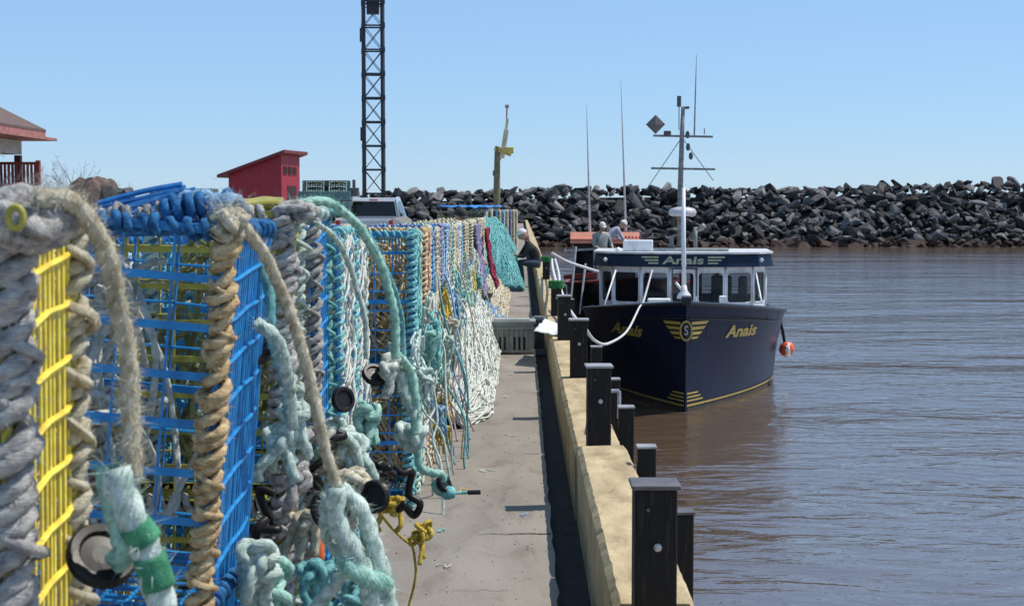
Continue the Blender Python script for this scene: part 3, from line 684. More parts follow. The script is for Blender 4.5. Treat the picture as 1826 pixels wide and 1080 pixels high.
# thick doubled hanging loop
e = empty('hanging_loop', at(600, 870, 3.1)); o = V(e.location)
for pts, r, m in (([(600, 868, 3.1), (600, 930, 3.1), (640, 1000, 3.1), (668, 1090, 3.1)], .022, 'pale'), ([(605, 872, 3.12), (648, 915, 3.12), (672, 990, 3.12), (695, 1090, 3.12)], .020, 'pale'), ([(585, 880, 3.14), (582, 950, 3.14), (612, 1010, 3.14), (560, 1085, 3.14)], .014, 'pale'), ([(610, 1000, 3.1), (650, 1030, 3.08), (690, 1040, 3.12)], .020, 'green')):
    mb = MB(); rope(mb, [at(*p) for p in pts], r, fz=150, jit=.004); local(mb, o); mb.build('rope', ROPE[m], e, smooth=True)
tag(e, 'thick doubled grey green rope loop hanging low in front of the path', 'rope')
# knots & bundles hanging on the traps
kq = random.Random(21)
def bundle(px, py, Y, s, r, m, label, n=3, spread=.05, tails=2, name='rope_knot'):
    c = at(px, py, Y); mb = MB()
    for _ in range(n): knot(mb, V((kq.gauss(0, spread) * .5, kq.gauss(0, spread), kq.gauss(0, spread))), s, r, kq, tails)
    P = [V(v) for v in mb.v[::5]]; fuzz(mb, P, .001, 900, .008, .0005)
    o = mb.build(name, ROPE[m], loc=c, smooth=True); tag(o, label, 'rope knot', 'knotted ropes hanging on the traps'); return o
bundle(505, 765, 3.7, .036, .014, 'pale', 'pale green rope knot hanging beside the fat grey corner rope', 3, .025)
bundle(528, 830, 3.8, .036, .014, 'grey', 'grey rope knot just under the pale green one beside the grey corner', 2, .025)
bundle(470, 985, 3.3, .036, .014, 'pale', 'pale knot low beside the bottom of the blue trap', 3, .03)
bundle(490, 1045, 3.4, .034, .013, 'green', 'green knot at the bottom edge, right of the blue trap', 3, .03)
bundle(620, 790, 4.3, .040, .014, 'pale', 'pale green knot in the middle of the knotted ropes', 3, .03)
bundle(640, 850, 4.1, .040, .014, 'cream', 'cream knot above the thick hanging loop', 3, .04)
bundle(655, 745, 4.6, .036, .013, 'green', 'green knot just under the disc of the thin pale arching rope', 3, .03)
bundle(590, 745, 4.5, .034, .012, 'pale', 'pale knot left of the tilted black disc', 2, .03)
bundle(690, 655, 4.7, .026, .013, 'white', 'whitish knot at the foot of the large green arch', 2, .02)
bundle(738, 790, 4.9, .042, .016, 'pale', 'large pale knot at the edge of the path', 3, .022, 0)
bundle(560, 1020, 3.6, .034, .011, 'turq', 'turquoise knot beside the orange float', 2, .03)
bundle(625, 1050, 3.8, .034, .009, 'turq', 'turquoise string knot behind the thick hanging loop', 3, .04)
bundle(600, 830, 4.3, .034, .013, 'grey', 'grey knot behind the slanting brown rope', 3, .04)
bundle(540, 935, 3.7, .030, .012, 'brown', 'brown knot under the grey corner of the olive yellow trap', 2, .02)
bundle(580, 790, 4.4, .036, .013, 'green', 'green knot near the black straps under the olive yellow trap', 2, .03)
bundle(700, 905, 5.0, .035, .009, 'yellow', 'yellow knot at the lower edge of the net by the path', 2, .03, 1)
bundle(738, 948, 5.2, .034, .008, 'yellow', 'yellow knot nearest the path with a long hanging end', 2, .035, 1)
# black strapping between knots
for (px, py, Y, lab) in ((600, 770, 4.2, 'black strap looped between the pale knots in the middle'), (490, 880, 3.9, 'black plastic strap hanging beside the fat grey corner rope'), (672, 830, 4.5, 'black plastic strap over the cream knot'), (700, 858, 4.6, 'black strap end near the large pale knot'), (475, 925, 3.6, 'black strap low beside the blue trap')):
    mb = MB(); c = at(px, py, Y); P = [V((0, 0, 0))]
    for k in range(9): P.append(P[-1] + V((kq.gauss(0, .028), kq.gauss(0, .02), kq.gauss(-.014, .03))))
    mb.tube(catmull(P, 6), .012, 8); o = mb.build('rubber_strap', M_BLACK, loc=c, smooth=True); tag(o, lab, 'strap')
# knotted end with rod, over the path
arc('knotted_rope', [(745, 800, 4.9), (752, 835, 4.9), (790, 850, 4.9), (775, 868, 4.9), (800, 885, 4.9)], .014, 'green', 'green rope bending to the disc above the path', 100)
e = empty('float_stick', at(800, 878, 4.9)); o = V(e.location); mb = MB(); mb.cyl(at(790, 880, 4.9), at(842, 877, 4.9), .0055, 8); local(mb, o); mb.build('stick', ROPE['turq'], e)
mb = MB(); mb.cyl(at(834, 877.5, 4.9), at(857, 877, 4.9), .008, 8); local(mb, o); mb.build('handle', M_BLACK, e)
mb = MB(); mb.lathe([(.002, -.025), (.018, -.02), (.024, 0), (.018, .02), (.002, .025)], (0, 0, 0), 12, Matrix.Rotation(pi / 2, 3, 'Y')); mb.v = [(v[0], v[1], v[2]) for v in mb.v]; mb.build('bulb', ROPE['turq'], e, smooth=True)
tag(e, 'turquoise stick with black tip sticking out over the path', 'stick')
arc('yellow_rope', [(670, 900, 4.9), (690, 930, 5.0), (712, 955, 5.1), (735, 975, 5.2), (741, 1020, 5.2), (728, 1085, 5.2)], .0045, 'yellow', 'thin yellow cord hanging down over the path edge', 60)
arc('yellow_rope', [(735, 950, 5.2), (760, 940, 5.2), (765, 958, 5.2), (742, 968, 5.2)], .004, 'yellow', 'small yellow cord loop sticking out over the path')
mb = MB(); mb.lathe([(.002, -.05), (.014, -.045), (.019, -.02), (.019, .02), (.014, .045), (.004, .05)], (0, 0, 0), 14)
tag(mb.build('orange_float', M_ORANGE, loc=at(566, 975, 3.75), smooth=True), 'small orange float wedged between the ropes behind the disc', 'float')

# clusters of knots along the mid height of the far run, and small details on path edge
for i in range(26):
    Y = 7.6 + i * .33; s = F / Y; m = ['pale', 'green', 'white', 'turq', 'pale', 'grey', 'cream'][i % 7]; c = V((-.55 + kq.uniform(-.03, .08), Y, .80 + kq.uniform(-.12, .10)))
    mb = MB()
    for _ in range(2): knot(mb, V((kq.gauss(0, .03), kq.gauss(0, .05), kq.gauss(0, .05))), .040, .011, kq, 3, 6)
    tag(mb.build('rope_knot', ROPE[m], loc=c, smooth=True), '%s rope knot, %s along the middle of the long trap run' % ({'pale': 'pale green', 'turq': 'turquoise'}.get(m, m), WORDS[i].replace('nearest', 'first')), 'rope knot', 'knots along the middle of the long trap run')
for i, (px, py, Y, m, nm) in enumerate(((775, 640, 9, 'olive', 'olive'), (790, 700, 10, 'yellow', 'yellow'), (785, 755, 9.3, 'yellow', 'second yellow'), (765, 660, 8.6, 'pale', 'pale green'), (770, 720, 8.8, 'lblue', 'light blue'), (760, 600, 9.2, 'turq', 'turquoise'), (800, 610, 11, 'white', 'white'), (745, 690, 8.3, 'green', 'green'))):
    bundle(px, py, Y, .045, .010, m, '%s tuft of rope ends at the right edge of the long trap run' % nm, 2, .05, 3, 'rope_tuft')
# long trailing rope strands from the run down to the deck
for i in range(22):
    Y = 8.2 + i * .42; mb = MB(); c = V((-.56, Y, .85)); m = ['pale', 'white', 'turq', 'cream', 'lblue', 'pink'][i % 6]
    for k in range(3):
        x = kq.uniform(0, .05); T = [V((x, kq.uniform(-.2, .2), kq.uniform(-.1, .35)))]
        while T[-1].z > -.78 and len(T) < 9: T.append(T[-1] + V((kq.gauss(.012, .03), kq.gauss(0, .06), -kq.uniform(.1, .2))))
        mb.tube(resample(catmull(T, 6), .012), .007, 6)
    tag(mb.build('hanging_rope', ROPE[m], loc=c, smooth=True), '%s loose rope strands hanging down, %s along the long trap run' % ({'pale': 'pale green', 'turq': 'turquoise', 'lblue': 'light blue', 'pink': 'faded pink'}.get(m, m), WORDS[i].replace('nearest', 'first')), 'rope', 'loose strands hanging on the long trap run')

# hung masses of thin tangled rope covering the joint between the two tiers
tq = random.Random(91)
for i in range(22):
    Y = 7.7 + i * .40; m = ['pale', 'turq', 'white', 'green', 'pale', 'cream', 'yellow', 'pale', 'lblue', 'olive', 'white'][i % 11]
    mb = MB(); hz = tq.uniform(.16, .32); tangle(mb, (0, 0, 0), (.05, .20, hz), 9, .0065, 300 + i, 11, 6, 0)
    tag(mb.build('rope_tangle', ROPE[m], loc=(-.54 + tq.uniform(-.02, .05), Y, tq.uniform(.55, .95)), smooth=True), '%s tangle of thin rope hung on the long trap run, %s from near end' % ({'pale': 'pale green', 'turq': 'turquoise', 'green': 'sea green', 'lblue': 'light blue', 'olive': 'olive'}.get(m, m), WORDS[i].replace('nearest', 'first')), 'rope tangle', 'tangles of thin rope hung on the long trap run')
# ------------------------------------------------------------------ rope and net heaps
def heap(name, surf, n, r, m, label, seed, cat='rope heap', ln=10, core=None, step=.05, sides=5, lift=.03):
    # surf(u,v) -> point on heap's top surface (u across, v along), ropes wander over it
    q = random.Random(seed); mb = MB()
    for _ in range(n):
        u, v = q.random(), q.random(); a = q.uniform(0, 6.3); P = []
        for k in range(ln):
            p = surf(u, v); P.append(p + V((q.uniform(-1, 1) * lift * .3, 0, q.uniform(-.3, 1) * lift)))
            a += q.gauss(0, .9); du, dv = cos(a) * step, sin(a) * step; u = min(1, max(0, u + du)); v = min(1, max(0, v + dv * .6))
        P = [p for i, p in enumerate(P) if i == 0 or (p - P[i - 1]).length > 1e-4]
        if len(P) > 2: mb.tube(resample(catmull(P, 6), r * 2), r, sides)
    o = surf(.5, .5).copy(); o.z = 0; local(mb, o)
    e = empty(name, o); mb.build('loose_rope', ROPE[m], e, smooth=True)
    if core:
        mb = MB(); N = 14; vs = [surf(i / N, j / N) - V((0, 0, r * 1.5)) - o for j in range(N + 1) for i in range(N + 1)]
        mb.add(vs, [(j * 15 + i, j * 15 + i + 1, j * 15 + i + 16, j * 15 + i + 15) for j in range(N) for i in range(N)]); mb.build('packed_rope', ROPE[core], e, smooth=True)
    tag(e, label, cat); return e
def s_white(u, v):
    y = 10.8 + v * 7.9; wd = .37 * (min(1, v * 7 + .5)) ; x = -.62 + u * wd; h = .86 * (min(1, v * 5 + .15)) * (1 - u ** 1.6) * (1 - .5 * max(0, v - .6) / .4)
    return V((x + .02 * noise.noise(V((y * 4, u * 3, 0))), y, max(.012, h + .05 * noise.noise(V((u * 5, y * 3, 1))))))
heap('rope_heap', s_white, 760, .006, 'white', 'large heap of tangled off-white rope spilling onto the path', 5, ln=12, core='pale', step=.09, lift=.06)
def s_white2(u, v):
    y = 18 + v * 10; x = -.62 + u * .40; h = .55 * (1 - u ** 1.5) * (.6 + .4 * noise.noise(V((y, 0, 0))))
    return V((x, y, max(.012, h + .05 * noise.noise(V((u * 5, y * 2, 3))))))
heap('rope_heap', s_white2, 260, .008, 'cream', 'low cream rope heap beyond the orange and black buoy', 6, ln=10, core='cream', step=.07)
def s_teal(u, v):
    y = 28.5 + v * 4; x = -.76 + u * .80; h = 1.35 * (1 - u ** 2.4) * min(1, (v * 2.2 + .02)) ** .6 + .03
    return V((x + .03 * noise.noise(V((u * 8, v * 5, 0))), y, max(.015, h + .10 * noise.noise(V((u * 6, v * 6, 1))))))
heap('net_heap', s_teal, 420, .008, 'turq', 'tall heap of teal fishing net draped down beside the far stack', 8, 'net heap', core='turq', step=.09, sides=4)
def s_blue(u, v):
    y = 19.0 + v * 2.2; x = -.52 + u * .30; h = .32 * (1 - u) + .02
    return V((x, y, max(.012, h + .06 * noise.noise(V((u * 8, v * 5, 2))))))
heap('net_heap', s_blue, 200, .005, 'lblue', 'small light blue net heap on the path behind the grey fish box', 9, 'net heap', core='lblue', step=.12)
def s_hang(X0, Y0, wd, z0, z1, spill):
    def f(u, v):
        z = z0 + (z1 - z0) * (1 - v); x = X0 + spill * (v ** 2) + .03 * noise.noise(V((u * 6, v * 6, X0)))
        return V((x, Y0 + u * wd, z))
    return f
heap('hanging_net', s_hang(-.56, 17.8, 1.6, .55, 1.38, .10), 160, .010, 'purple', 'bunched purple net hanging from the end of the long trap run', 11, 'net', core='purple', step=.15)
heap('hanging_net', s_hang(-.50, 20.5, 1.4, .5, 1.3, .14), 120, .010, 'maroon', 'dark red net hanging just beyond the purple net', 12, 'net', core='maroon', step=.15)
# extra traps around d 16-22 (yellow, behind purple net)
for i, (X, Y) in enumerate(((-.62, 17.6), (-.62, 18.6), (-.6, 20.4), (-.6, 21.4), (-.6, 22.4))):
    for tier in (1, 0):
        e = copy_tree(protos[[6, 6, 3, 6, 6][i]]); e.scale = (1.3, 1.6, 1)
        put(e, X, Y, .72 * tier, 0, '%s yellowish trap behind the purple and red nets, %s from the near end' % ('upper' if tier else 'lower', WORDS[i].replace('nearest', 'first')), 0, 'yellowish traps behind the purple and red nets')
# orange and black buoy
e = empty('marker_buoy', at(853, 552, 17)); M = Matrix.Rotation(.5, 3, 'Y')
mb = MB(); mb.lathe([(.002, -.10), (.05, -.09), (.068, -.04), (.068, .0)], n=14, M=M); mb.build('orange_half', M_ORANGE, e, smooth=True)
mb = MB(); mb.lathe([(.068, .002), (.066, .05), (.05, .10), (.014, .13), (.012, .2)], n=14, M=M); mb.build('black_half', M_BLACK, e, smooth=True)
mb = MB(); mb.cyl(M @ V((0, 0, .14)), M @ V((-.01, 0, .30)), .012, 8); mb.build('stick', ROPE['cream'], e)
tag(e, 'orange and black buoy lying on the off-white rope heap', 'buoy')

# ------------------------------------------------------------------ fish boxes on the path, white sheet
def fish_box(name, X, Y, w_, d_, h, m, label, lid=True):
    e = empty(name, (X, Y, 0)); mb = MB(); t = .012; n = 9
    mb.box((0, 0, .02), (w_ * .94, d_ * .94, .03))
    for sx in (-1, 1): mb.box((sx * (w_ / 2 - t), 0, h * .5), (t, d_ - .004, h - .02))
    for sy in (-1, 1): mb.box((0, sy * (d_ / 2 - t), h * .5), (w_ - 2 * t - .004, t, h - .024))
    mb.build('tub', m, e)
    mb = MB()
    for i in range(n):
        x = -w_ / 2 + .03 + (w_ - .06) * i / (n - 1); mb.box((x, -d_ / 2 - .004, h * .42), (.014, .026, h * .72))
    for z in (h * .80, h * .10): mb.box((0, -d_ / 2 - .004, z), (w_ + .01, .022, .018))
    mb.build('rib', m, e)
    mb = MB(); mb.box((0, 0, h - .004), (w_ + .03, d_ + .03, .03)); mb.box((0, 0, h + .018), (w_ * .8, d_ * .8, .014)); mb.build('lid' if lid else 'rim', m, e, bevel=.004)
    for i in range(n - 1):
        mb = MB(); x = -w_ / 2 + .03 + (w_ - .06) * (i + .5) / (n - 1)
        if i % 4 != 3 and w_ > .3: mb.box((x, -d_ / 2 + .002, h * .34), (w_ / n * .36, .012, h * .38)); mb.build('slot', M_BLACK, e)
    tag(e, label, 'fish box'); return e
fish_box('fish_box', -.11, 16.5, .49, .36, .36, M_PLAST, 'grey ribbed plastic fish box standing across the path')
fish_box('fish_box', .195, 17.1, .13, .3, .34, M_STEEL, 'dark narrow box between the grey fish box and the kerb')
tarp('white_sheet', ((.12, 15.2, .36), (.46, 14.9, .325), (.50, 15.9, .33), (.25, 16.3, .40)), 0, 'white plastic sheet lying on the kerb by the fourth post', m=M_WHITE, amp=.02, th=.008)

# ------------------------------------------------------------------ boats
def hull_fn(B, L, sheer0, sheer1, Lb=5.2, stern=.9, flare=1.2, pd=2.35, pw=1.55):
    def sheer(t): return sheer1 + (sheer0 - sheer1) * (max(0, 1 - t / .75)) ** 1.6
    def P(t, u, side):       # t 0..1 along, u -0.5..1 (1 = sheer)
        y = L * t; q = min(1, y / Lb); bd = B / 2 * (1 - (1 - q) ** pd); q2 = min(1, y / (Lb * 1.15)); bw = B / 2 * .93 * (1 - (1 - q2) ** pw)
        if t > .7: k = 1 - (1 - stern) * ((t - .7) / .3) ** 2; bd *= k; bw *= k
        uu = max(0, u); hgt = bw + (bd - bw) * uu ** flare
        if u < 0: hgt *= (1 + u * 1.2)
        rake = -.55 * u * (1 - q)
        return V((side * max(0, hgt), y + rake, u * sheer(t)))
    return P, sheer
def text_mesh(txt, size, shear=.3, bold=.02):
    cu = bpy.data.curves.new('lettering', 'FONT'); cu.body = txt; cu.size = size; cu.shear = shear; cu.offset = bold; cu.align_x = 'CENTER'; cu.align_y = 'CENTER'; cu.resolution_u = 3
    ob = bpy.data.objects.new('lettering', cu); COL.objects.link(ob); bpy.context.view_layer.update()
    me = bpy.data.meshes.new_from_object(ob); bpy.data.objects.remove(ob); bpy.data.curves.remove(cu)
    bm = bmesh.new(); bm.from_mesh(me); bmesh.ops.triangulate(bm, faces=bm.faces); bmesh.ops.subdivide_edges(bm, edges=[e for e in bm.edges if e.calc_length() > size * .08], cuts=2, use_grid_fill=False); bmesh.ops.triangulate(bm, faces=bm.faces)
    vs = [tuple(v.co) for v in bm.verts]; fs = [tuple(v.index for v in f.verts) for f in bm.faces]; bm.free(); bpy.data.meshes.remove(me); return vs, fs
M_NAVY = mat('navy_hull_paint', (.003, .009, .032), (.006, .013, .032), .32, 4, .10, 2, spec=.3, stretch=(1, 1, .25), lo=.42, hi=.5)
M_GOLD = mat('gold_lettering', (.50, .36, .08), (.34, .24, .05), .45, 15)
M_DARKPAINT = mat('black_hull_paint', (.012, .012, .016), None, .3, 2)
M_REDP = mat('dull_red_paint', (.30, .04, .025), (.18, .025, .02), .5, 5)
M_GLASS = mat('dark_window_glass', (.020, .022, .026), (.012, .013, .016), .06, 2, spec=.6)
nt2 = M_GLASS.node_tree; tp = nt2.nodes.new('ShaderNodeBsdfTransparent'); mx2 = nt2.nodes.new('ShaderNodeMixShader'); mx2.inputs[0].default_value = .72
tp.inputs[0].default_value = (.55, .6, .62, 1); nt2.links.new(nt2.nodes['Principled BSDF'].outputs[0], mx2.inputs[1]); nt2.links.new(tp.outputs[0], mx2.inputs[2]); nt2.links.new(mx2.outputs[0], nt2.nodes['Material Output'].inputs[0])
M_DECK = mat('grey_boat_deck', (.35, .36, .38), None, .7, 6)
def build_hull(e, B, L, s0, s1, m, cap_m, **kw):
    P, sheer = hull_fn(B, L, s0, s1, **kw); nt_, nu = 60, 14; mb = MB(); us = [-.45] + [i / (nu - 1) for i in range(nu)]
    k = len(us)
    for side in (-1, 1):
        vs = []; fs = []
        for i in range(nt_ + 1):
            t = (i / nt_) ** 1.6
            for u in us: vs.append(P(t, u, side))
        for i in range(nt_):
            for j in range(k - 1):
                f = (i * k + j, i * k + j + 1, (i + 1) * k + j + 1, (i + 1) * k + j); fs.append(f if side < 0 else tuple(reversed(f)))
        mb.add(vs, fs)
    # transom
    vs = [P(1, u, -1) for u in us] + [P(1, u, 1) for u in us]; mb.add(vs, [(j, j + 1, k + j + 1, k + j) for j in range(k - 1)])
    mb.build('hull', m, e, smooth=True)
    for side in (-1, 1):
        pts = [P((i / nt_) ** 1.6, 1, side) for i in range(nt_ + 1)]; mb = MB(); mb.tube([p + V((0, 0, .01)) for p in pts], .045, 8); mb.build('gunwale', cap_m, e, smooth=True)
    mb = MB(); vs = []; 
    for i in range(nt_ + 1):
        t = (i / nt_) ** 1.6; zz = -.22
        a = P(t, 1, -1); b_ = P(t, 1, 1); vs += [(a.x * .97, a.y, a.z + zz), (b_.x * .97, b_.y, b_.z + zz)]
    mb.add(vs, [(2 * i, 2 * i + 1, 2 * i + 3, 2 * i + 2) for i in range(nt_)]); mb.build('deck', M_DECK, e)
    return P, sheer
def on_hull(P, sheer, x, z, off=.012):
    side = -1 if x < 0 else 1; lo, hi = 0., .6
    for _ in range(32):
        t = (lo + hi) / 2; p = P(t, min(1, z / sheer(t)), side)
        if abs(p.x) < abs(x): lo = t
        else: hi = t
    p = P(lo, min(1, z / sheer(lo)), side); p2 = P(lo + .004, min(1, z / sheer(lo)), side); p3 = P(lo, min(1, z / sheer(lo)) - .03, side)
    n_ = (p2 - p).cross(p3 - p); n_ = n_ * (1 if n_.x * side > 0 else -1); n_.normalize()
    return V((x, p.y, z)) + n_ * off

# --- the navy boat
HD = -radians(5.6)
b1 = empty('fishing_boat', (at(1222, 735, 28.9).x, 28.9, WZ), HD)
P1, sh1 = build_hull(b1, 4.55, 12.5, 2.16, 1.45, M_NAVY, mat('black_gunwale', (.012, .012, .018), None, .35))
# lettering & emblem on hull, drawn as shapes that follow the planking
def decal(e, shapes, m, name, P, sheer, off=.012):
    mb = MB()
    for vs, fs in shapes: mb.add([on_hull(P, sheer, x, z, off) for (x, z) in vs], fs)
    return mb.build(name, m, e)
def strip(x0, x1, z0, z1, k0=0, k1=0, n=10):   # quad strip, slanted ends
    vs = []; fs = []
    for i in range(n + 1):
        u = i / n; vs += [((x0 + k0) + (x1 + k1 - x0 - k0) * u, z0), (x0 + (x1 - x0) * u, z1)]
    return vs, [(2 * i, 2 * i + 2, 2 * i + 3, 2 * i + 1) for i in range(n)]
tv, tf = text_mesh('Anais', .36, .35, .012)
for cx, cz, sl, lab in ((1.12, 1.50, -.05, None), (-1.20, 1.50, .0, None)):
    xs_ = [v[0] for v in tv]; w_ = max(xs_) - min(xs_); sc = .70 / w_
    decal(b1, [([(cx + v[0] * sc, cz + v[1] * sc * 1.15 + v[0] * sc * sl) for v in tv], tf)], M_GOLD, 'name_lettering', P1, sh1)
shapes = []
for s in (-1, 1):
    for k, (z0, z1, x1) in enumerate(((1.74, 1.80, .44), (1.64, 1.70, .38), (1.54, 1.60, .31), (1.46, 1.50, .24))):
        shapes.append(strip(s * .10, s * x1, z0, z1, 0, -s * .05))
decal(b1, shapes, M_GOLD, 'wing_emblem', P1, sh1, .014)
# oval badge : ring with S mark on the stem
def oval(rx, rz, cz, rx2=None, rz2=None, n=28):
    vs = []; fs = []
    for i in range(n):
        a = 2 * pi * i / n; vs.append((rx * cos(a), cz + rz * sin(a)))
        vs.append(((rx2 or 0) * cos(a) + 1e-4, cz + (rz2 or 0) * sin(a)))
    for i in range(n): j = (i + 1) % n; fs.append((2 * i, 2 * j, 2 * j + 1, 2 * i + 1))
    return vs, fs
bd = MB(); y0 = P1(0, .75, 1).y
def flat(v, f, yy, m, name):
    mb = MB(); n_ = len(v); yf = lambda x: yy + abs(x) * .12
    mb.add([(x, yf(x), z) for x, z in v] + [(x, yf(x) + .02, z) for x, z in v], f + [tuple(i + n_ for i in reversed(q)) for q in f]); return mb.build(name, m, b1)
yb = y0 - .06
v_, f_ = oval(.125, .20, 1.63, .095, .165); flat(v_, f_, yb, M_GOLD, 'badge_ring')
v_, f_ = oval(.097, .167, 1.63); flat(v_, f_, yb + .004, M_DARKPAINT, 'badge_field')
sv, sf = text_mesh('S', .26, 0, .004); mb = MB(); mb.add([(x * .7, yb - .004, 1.63 + z) for x, z, _ in sv], sf); mb.build('badge_letter', mat('pale_badge_mark', (.45, .42, .38), None, .5), b1)
# stripe at waterline with bow bars
shapes = [strip(s * .02, s * 2.05, .10, .145, n=60) for s in (-1, 1)]
for s in (-1, 1):
    for k in range(3): shapes.append(strip(s * .02, s * (.34 - .05 * k), .20 + .075 * k, .235 + .075 * k))
decal(b1, shapes, M_GOLD, 'waterline_stripe', P1, sh1, .014)
for s in (-1, 1):
    mb = MB(); mb.tube([P1((i / 50) ** 1.6 * .98 + .004, 1 - .13 * 1, s) + V((s * .008, 0, 0)) for i in range(51)], .018, 6); mb.build('rub_rail', M_DARKPAINT, b1, smooth=True)
sq2 = random.Random(12)
shapes = []
for s in (-1, 1):
    for _ in range(9):
        x = s * sq2.uniform(.25, 2.05); z1 = sq2.uniform(1.72, 1.86); ln = sq2.uniform(.12, .5); decal(b1, [strip(x - .008, x + .008, z1 - ln, z1, .005, -.005, 1)], mat('rust_stain', (.045, .028, .020), (.014, .014, .022), .7, 18), 'rust_streak', P1, sh1, .010)
shapes = []
for s in (-1, 1): shapes.append(strip(s * .03, s * 2.0, .0, .07, n=50))
decal(b1, shapes, mat('waterline_scum', (.06, .055, .04), (.015, .018, .02), .8, 9), 'waterline_scum', P1, sh1, .010)
# wheelhouse
HY = 6.2; Z0, Z1 = 1.42, 2.60
fx = [(-2.0, HY + 3.2), (-2.0, HY + .95), (-1.67, HY + .45), (-1.0, HY + .12), (-.31, HY), (.31, HY), (1.0, HY + .12), (1.67, HY + .45), (2.0, HY + .95), (2.0, HY + 3.2)]
house = empty('wheelhouse', (0, 0, 0)); house.parent = b1
wz0, wz1 = 1.74, 2.47
def rrect(w0, w1, z0, z1, r, n=4):
    pts = []
    for cx, cz, a0 in ((w1 - r, z0 + r, -pi / 2), (w1 - r, z1 - r, 0), (w0 + r, z1 - r, pi / 2), (w0 + r, z0 + r, pi)):
        for i in range(n + 1): a = a0 + pi / 2 * i / n; pts.append((cx + r * cos(a), cz + r * sin(a)))
    return pts
hw_ = MB()
for i in range(len(fx) - 1):
    a = V((fx[i][0], fx[i][1], 0)); c = V((fx[i + 1][0], fx[i + 1][1], 0)); L = (c - a).length; d = (c - a) / L; nn = V((d.y, -d.x, 0))
    top_in = 0.
    segs = [(0, L)] if L < 1.4 else [(0, L / 2), (L / 2, L)]
    for s0, s1 in segs:
        mg = .047 if (s1 - s0) > .5 else .085
        inn = rrect(s0 + mg, s1 - mg, wz0, wz1, .09); n_ = len(inn)
        # outer ring matched to inner points by projecting to rectangle
        cx = (s0 + s1) / 2; cz = (wz0 + wz1) / 2; out = []
        for (x, z) in inn:
            X = s0 if x < cx else s1; q = 5; kx = (x - cx); kz = z - cz
            out.append((x, z))
        W2 = (s1 - s0) / 2; outp = []
        for idx, (x, z) in enumerate(inn):
            corner = idx // 5; k = idx % 5
            tx = [s1, s1, s0, s0][corner]; tz = [Z0, Z1, Z1, Z0][corner]
            outp.append((x if (k == 0 and corner in (0, 2)) or (k == 4 and corner in (1, 3)) else tx, z if (k == 4 and corner in (0, 2)) or (k == 0 and corner in (1, 3)) else tz))
        def W(x, z, o=0): return a + d * x + nn * o + V((0, 0, z))
        vs = [W(*p, 0) for p in inn] + [W(*p, 0) for p in outp] + [W(*p, -.05) for p in inn]
        fs = [(j, (j + 1) % n_, n_ + (j + 1) % n_, n_ + j) for j in range(n_)] + [(2 * n_ + j, 2 * n_ + (j + 1) % n_, (j + 1) % n_, j) for j in range(n_)]
        # the four flat gaps between corners are covered by the quads; fill rectangle corners
        hw_.add(vs, fs)
        gm = MB(); g = rrect(s0 + mg - .01, s1 - mg + .01, wz0 - .01, wz1 + .01, .09); gm.add([W(*p, -.04) for p in g], [tuple(range(len(g)))]); gm.build('window_pane', M_GLASS, house)
        tr_ = MB(); tr_.tube([W(*p, .004) for p in inn], .014, 5, closed=True); tr_.build('window_trim', M_WHITE, house)
        # side fill bands between outer rectangle and inner at mid edges
        for (x0, x1, z0, z1) in ((s0, s0 + mg, wz0 + .09, wz1 - .09), (s1 - mg, s1, wz0 + .09, wz1 - .09), (s0 + mg + .09, s1 - mg - .09, Z0, wz0), (s0 + mg + .09, s1 - mg - .09, wz1, Z1)):
            pass
hw_.build('wall', M_WHITE, house)
# back wall and inner counter, seats inside
mb = MB(); mb.box((0, HY + 3.2, 1.60), (3.96, .06, .40))
for x_ in (-1.9, -.9, 0, .9, 1.9): mb.box((x_, HY + 3.2, 2.2), (.12, .058, .8))
mb.build('back_wall', mat('grey_panel', (.5, .5, .52), None, .6), house)
# corner trims
for (x, y_) in fx: mb = MB(); mb.tube([(x, y_ - .004, Z0), (x, y_ - .004, Z1)], .028, 6); mb.build('corner_trim', M_WHITE, house, smooth=True)
# roof + navy visor
def off(pts, d): return [(x * (1 + d / 2.0), y_ - d if i not in (0, len(pts) - 1) else y_ + .1) for i, (x, y_) in enumerate(pts)]
ro = off(fx, .16); mb = MB(); mb.prism(ro, 2.90, 2.945); mb.build('roof', mat('pale_roof_paint', (.62, .62, .63), None, .5, 4), house)
mb = MB(); lo_ = off(fx, .17); hi_ = off(fx, .10); k = len(lo_)
mb.add([(x, y_, 2.60) for x, y_ in lo_] + [(x, y_, 2.90) for x, y_ in hi_], [(i, i + 1, k + i + 1, k + i) for i in range(k - 1)] + [tuple(reversed(range(k))), tuple(range(k, 2 * k))])
mb.build('visor', M_NAVY, house)
def on_visor(x, z, o=.012):
    for i in range(k - 1):
        if lo_[i][0] <= x <= lo_[i + 1][0]:
            u = (x - lo_[i][0]) / max(1e-6, lo_[i + 1][0] - lo_[i][0]); y_ = lo_[i][1] + (lo_[i + 1][1] - lo_[i][1]) * u; return V((x, y_ - o + (z - 2.6) / .3 * .07 * 1, z))
    return V((x, HY - .2, z))
M_VGOLD = mat('faded_gold', (.46, .43, .28), (.33, .31, .2), .5, 12)
tv2, tf2 = text_mesh('Anais', .30, .1, .008); wv = max(v[0] for v in tv2) - min(v[0] for v in tv2)
mb = MB(); mb.add([on_visor(v[0] / wv * .98, 2.75 + v[1] * .85, .016) for v in tv2], tf2); mb.build('roof_lettering', M_VGOLD, house)
mb = MB()
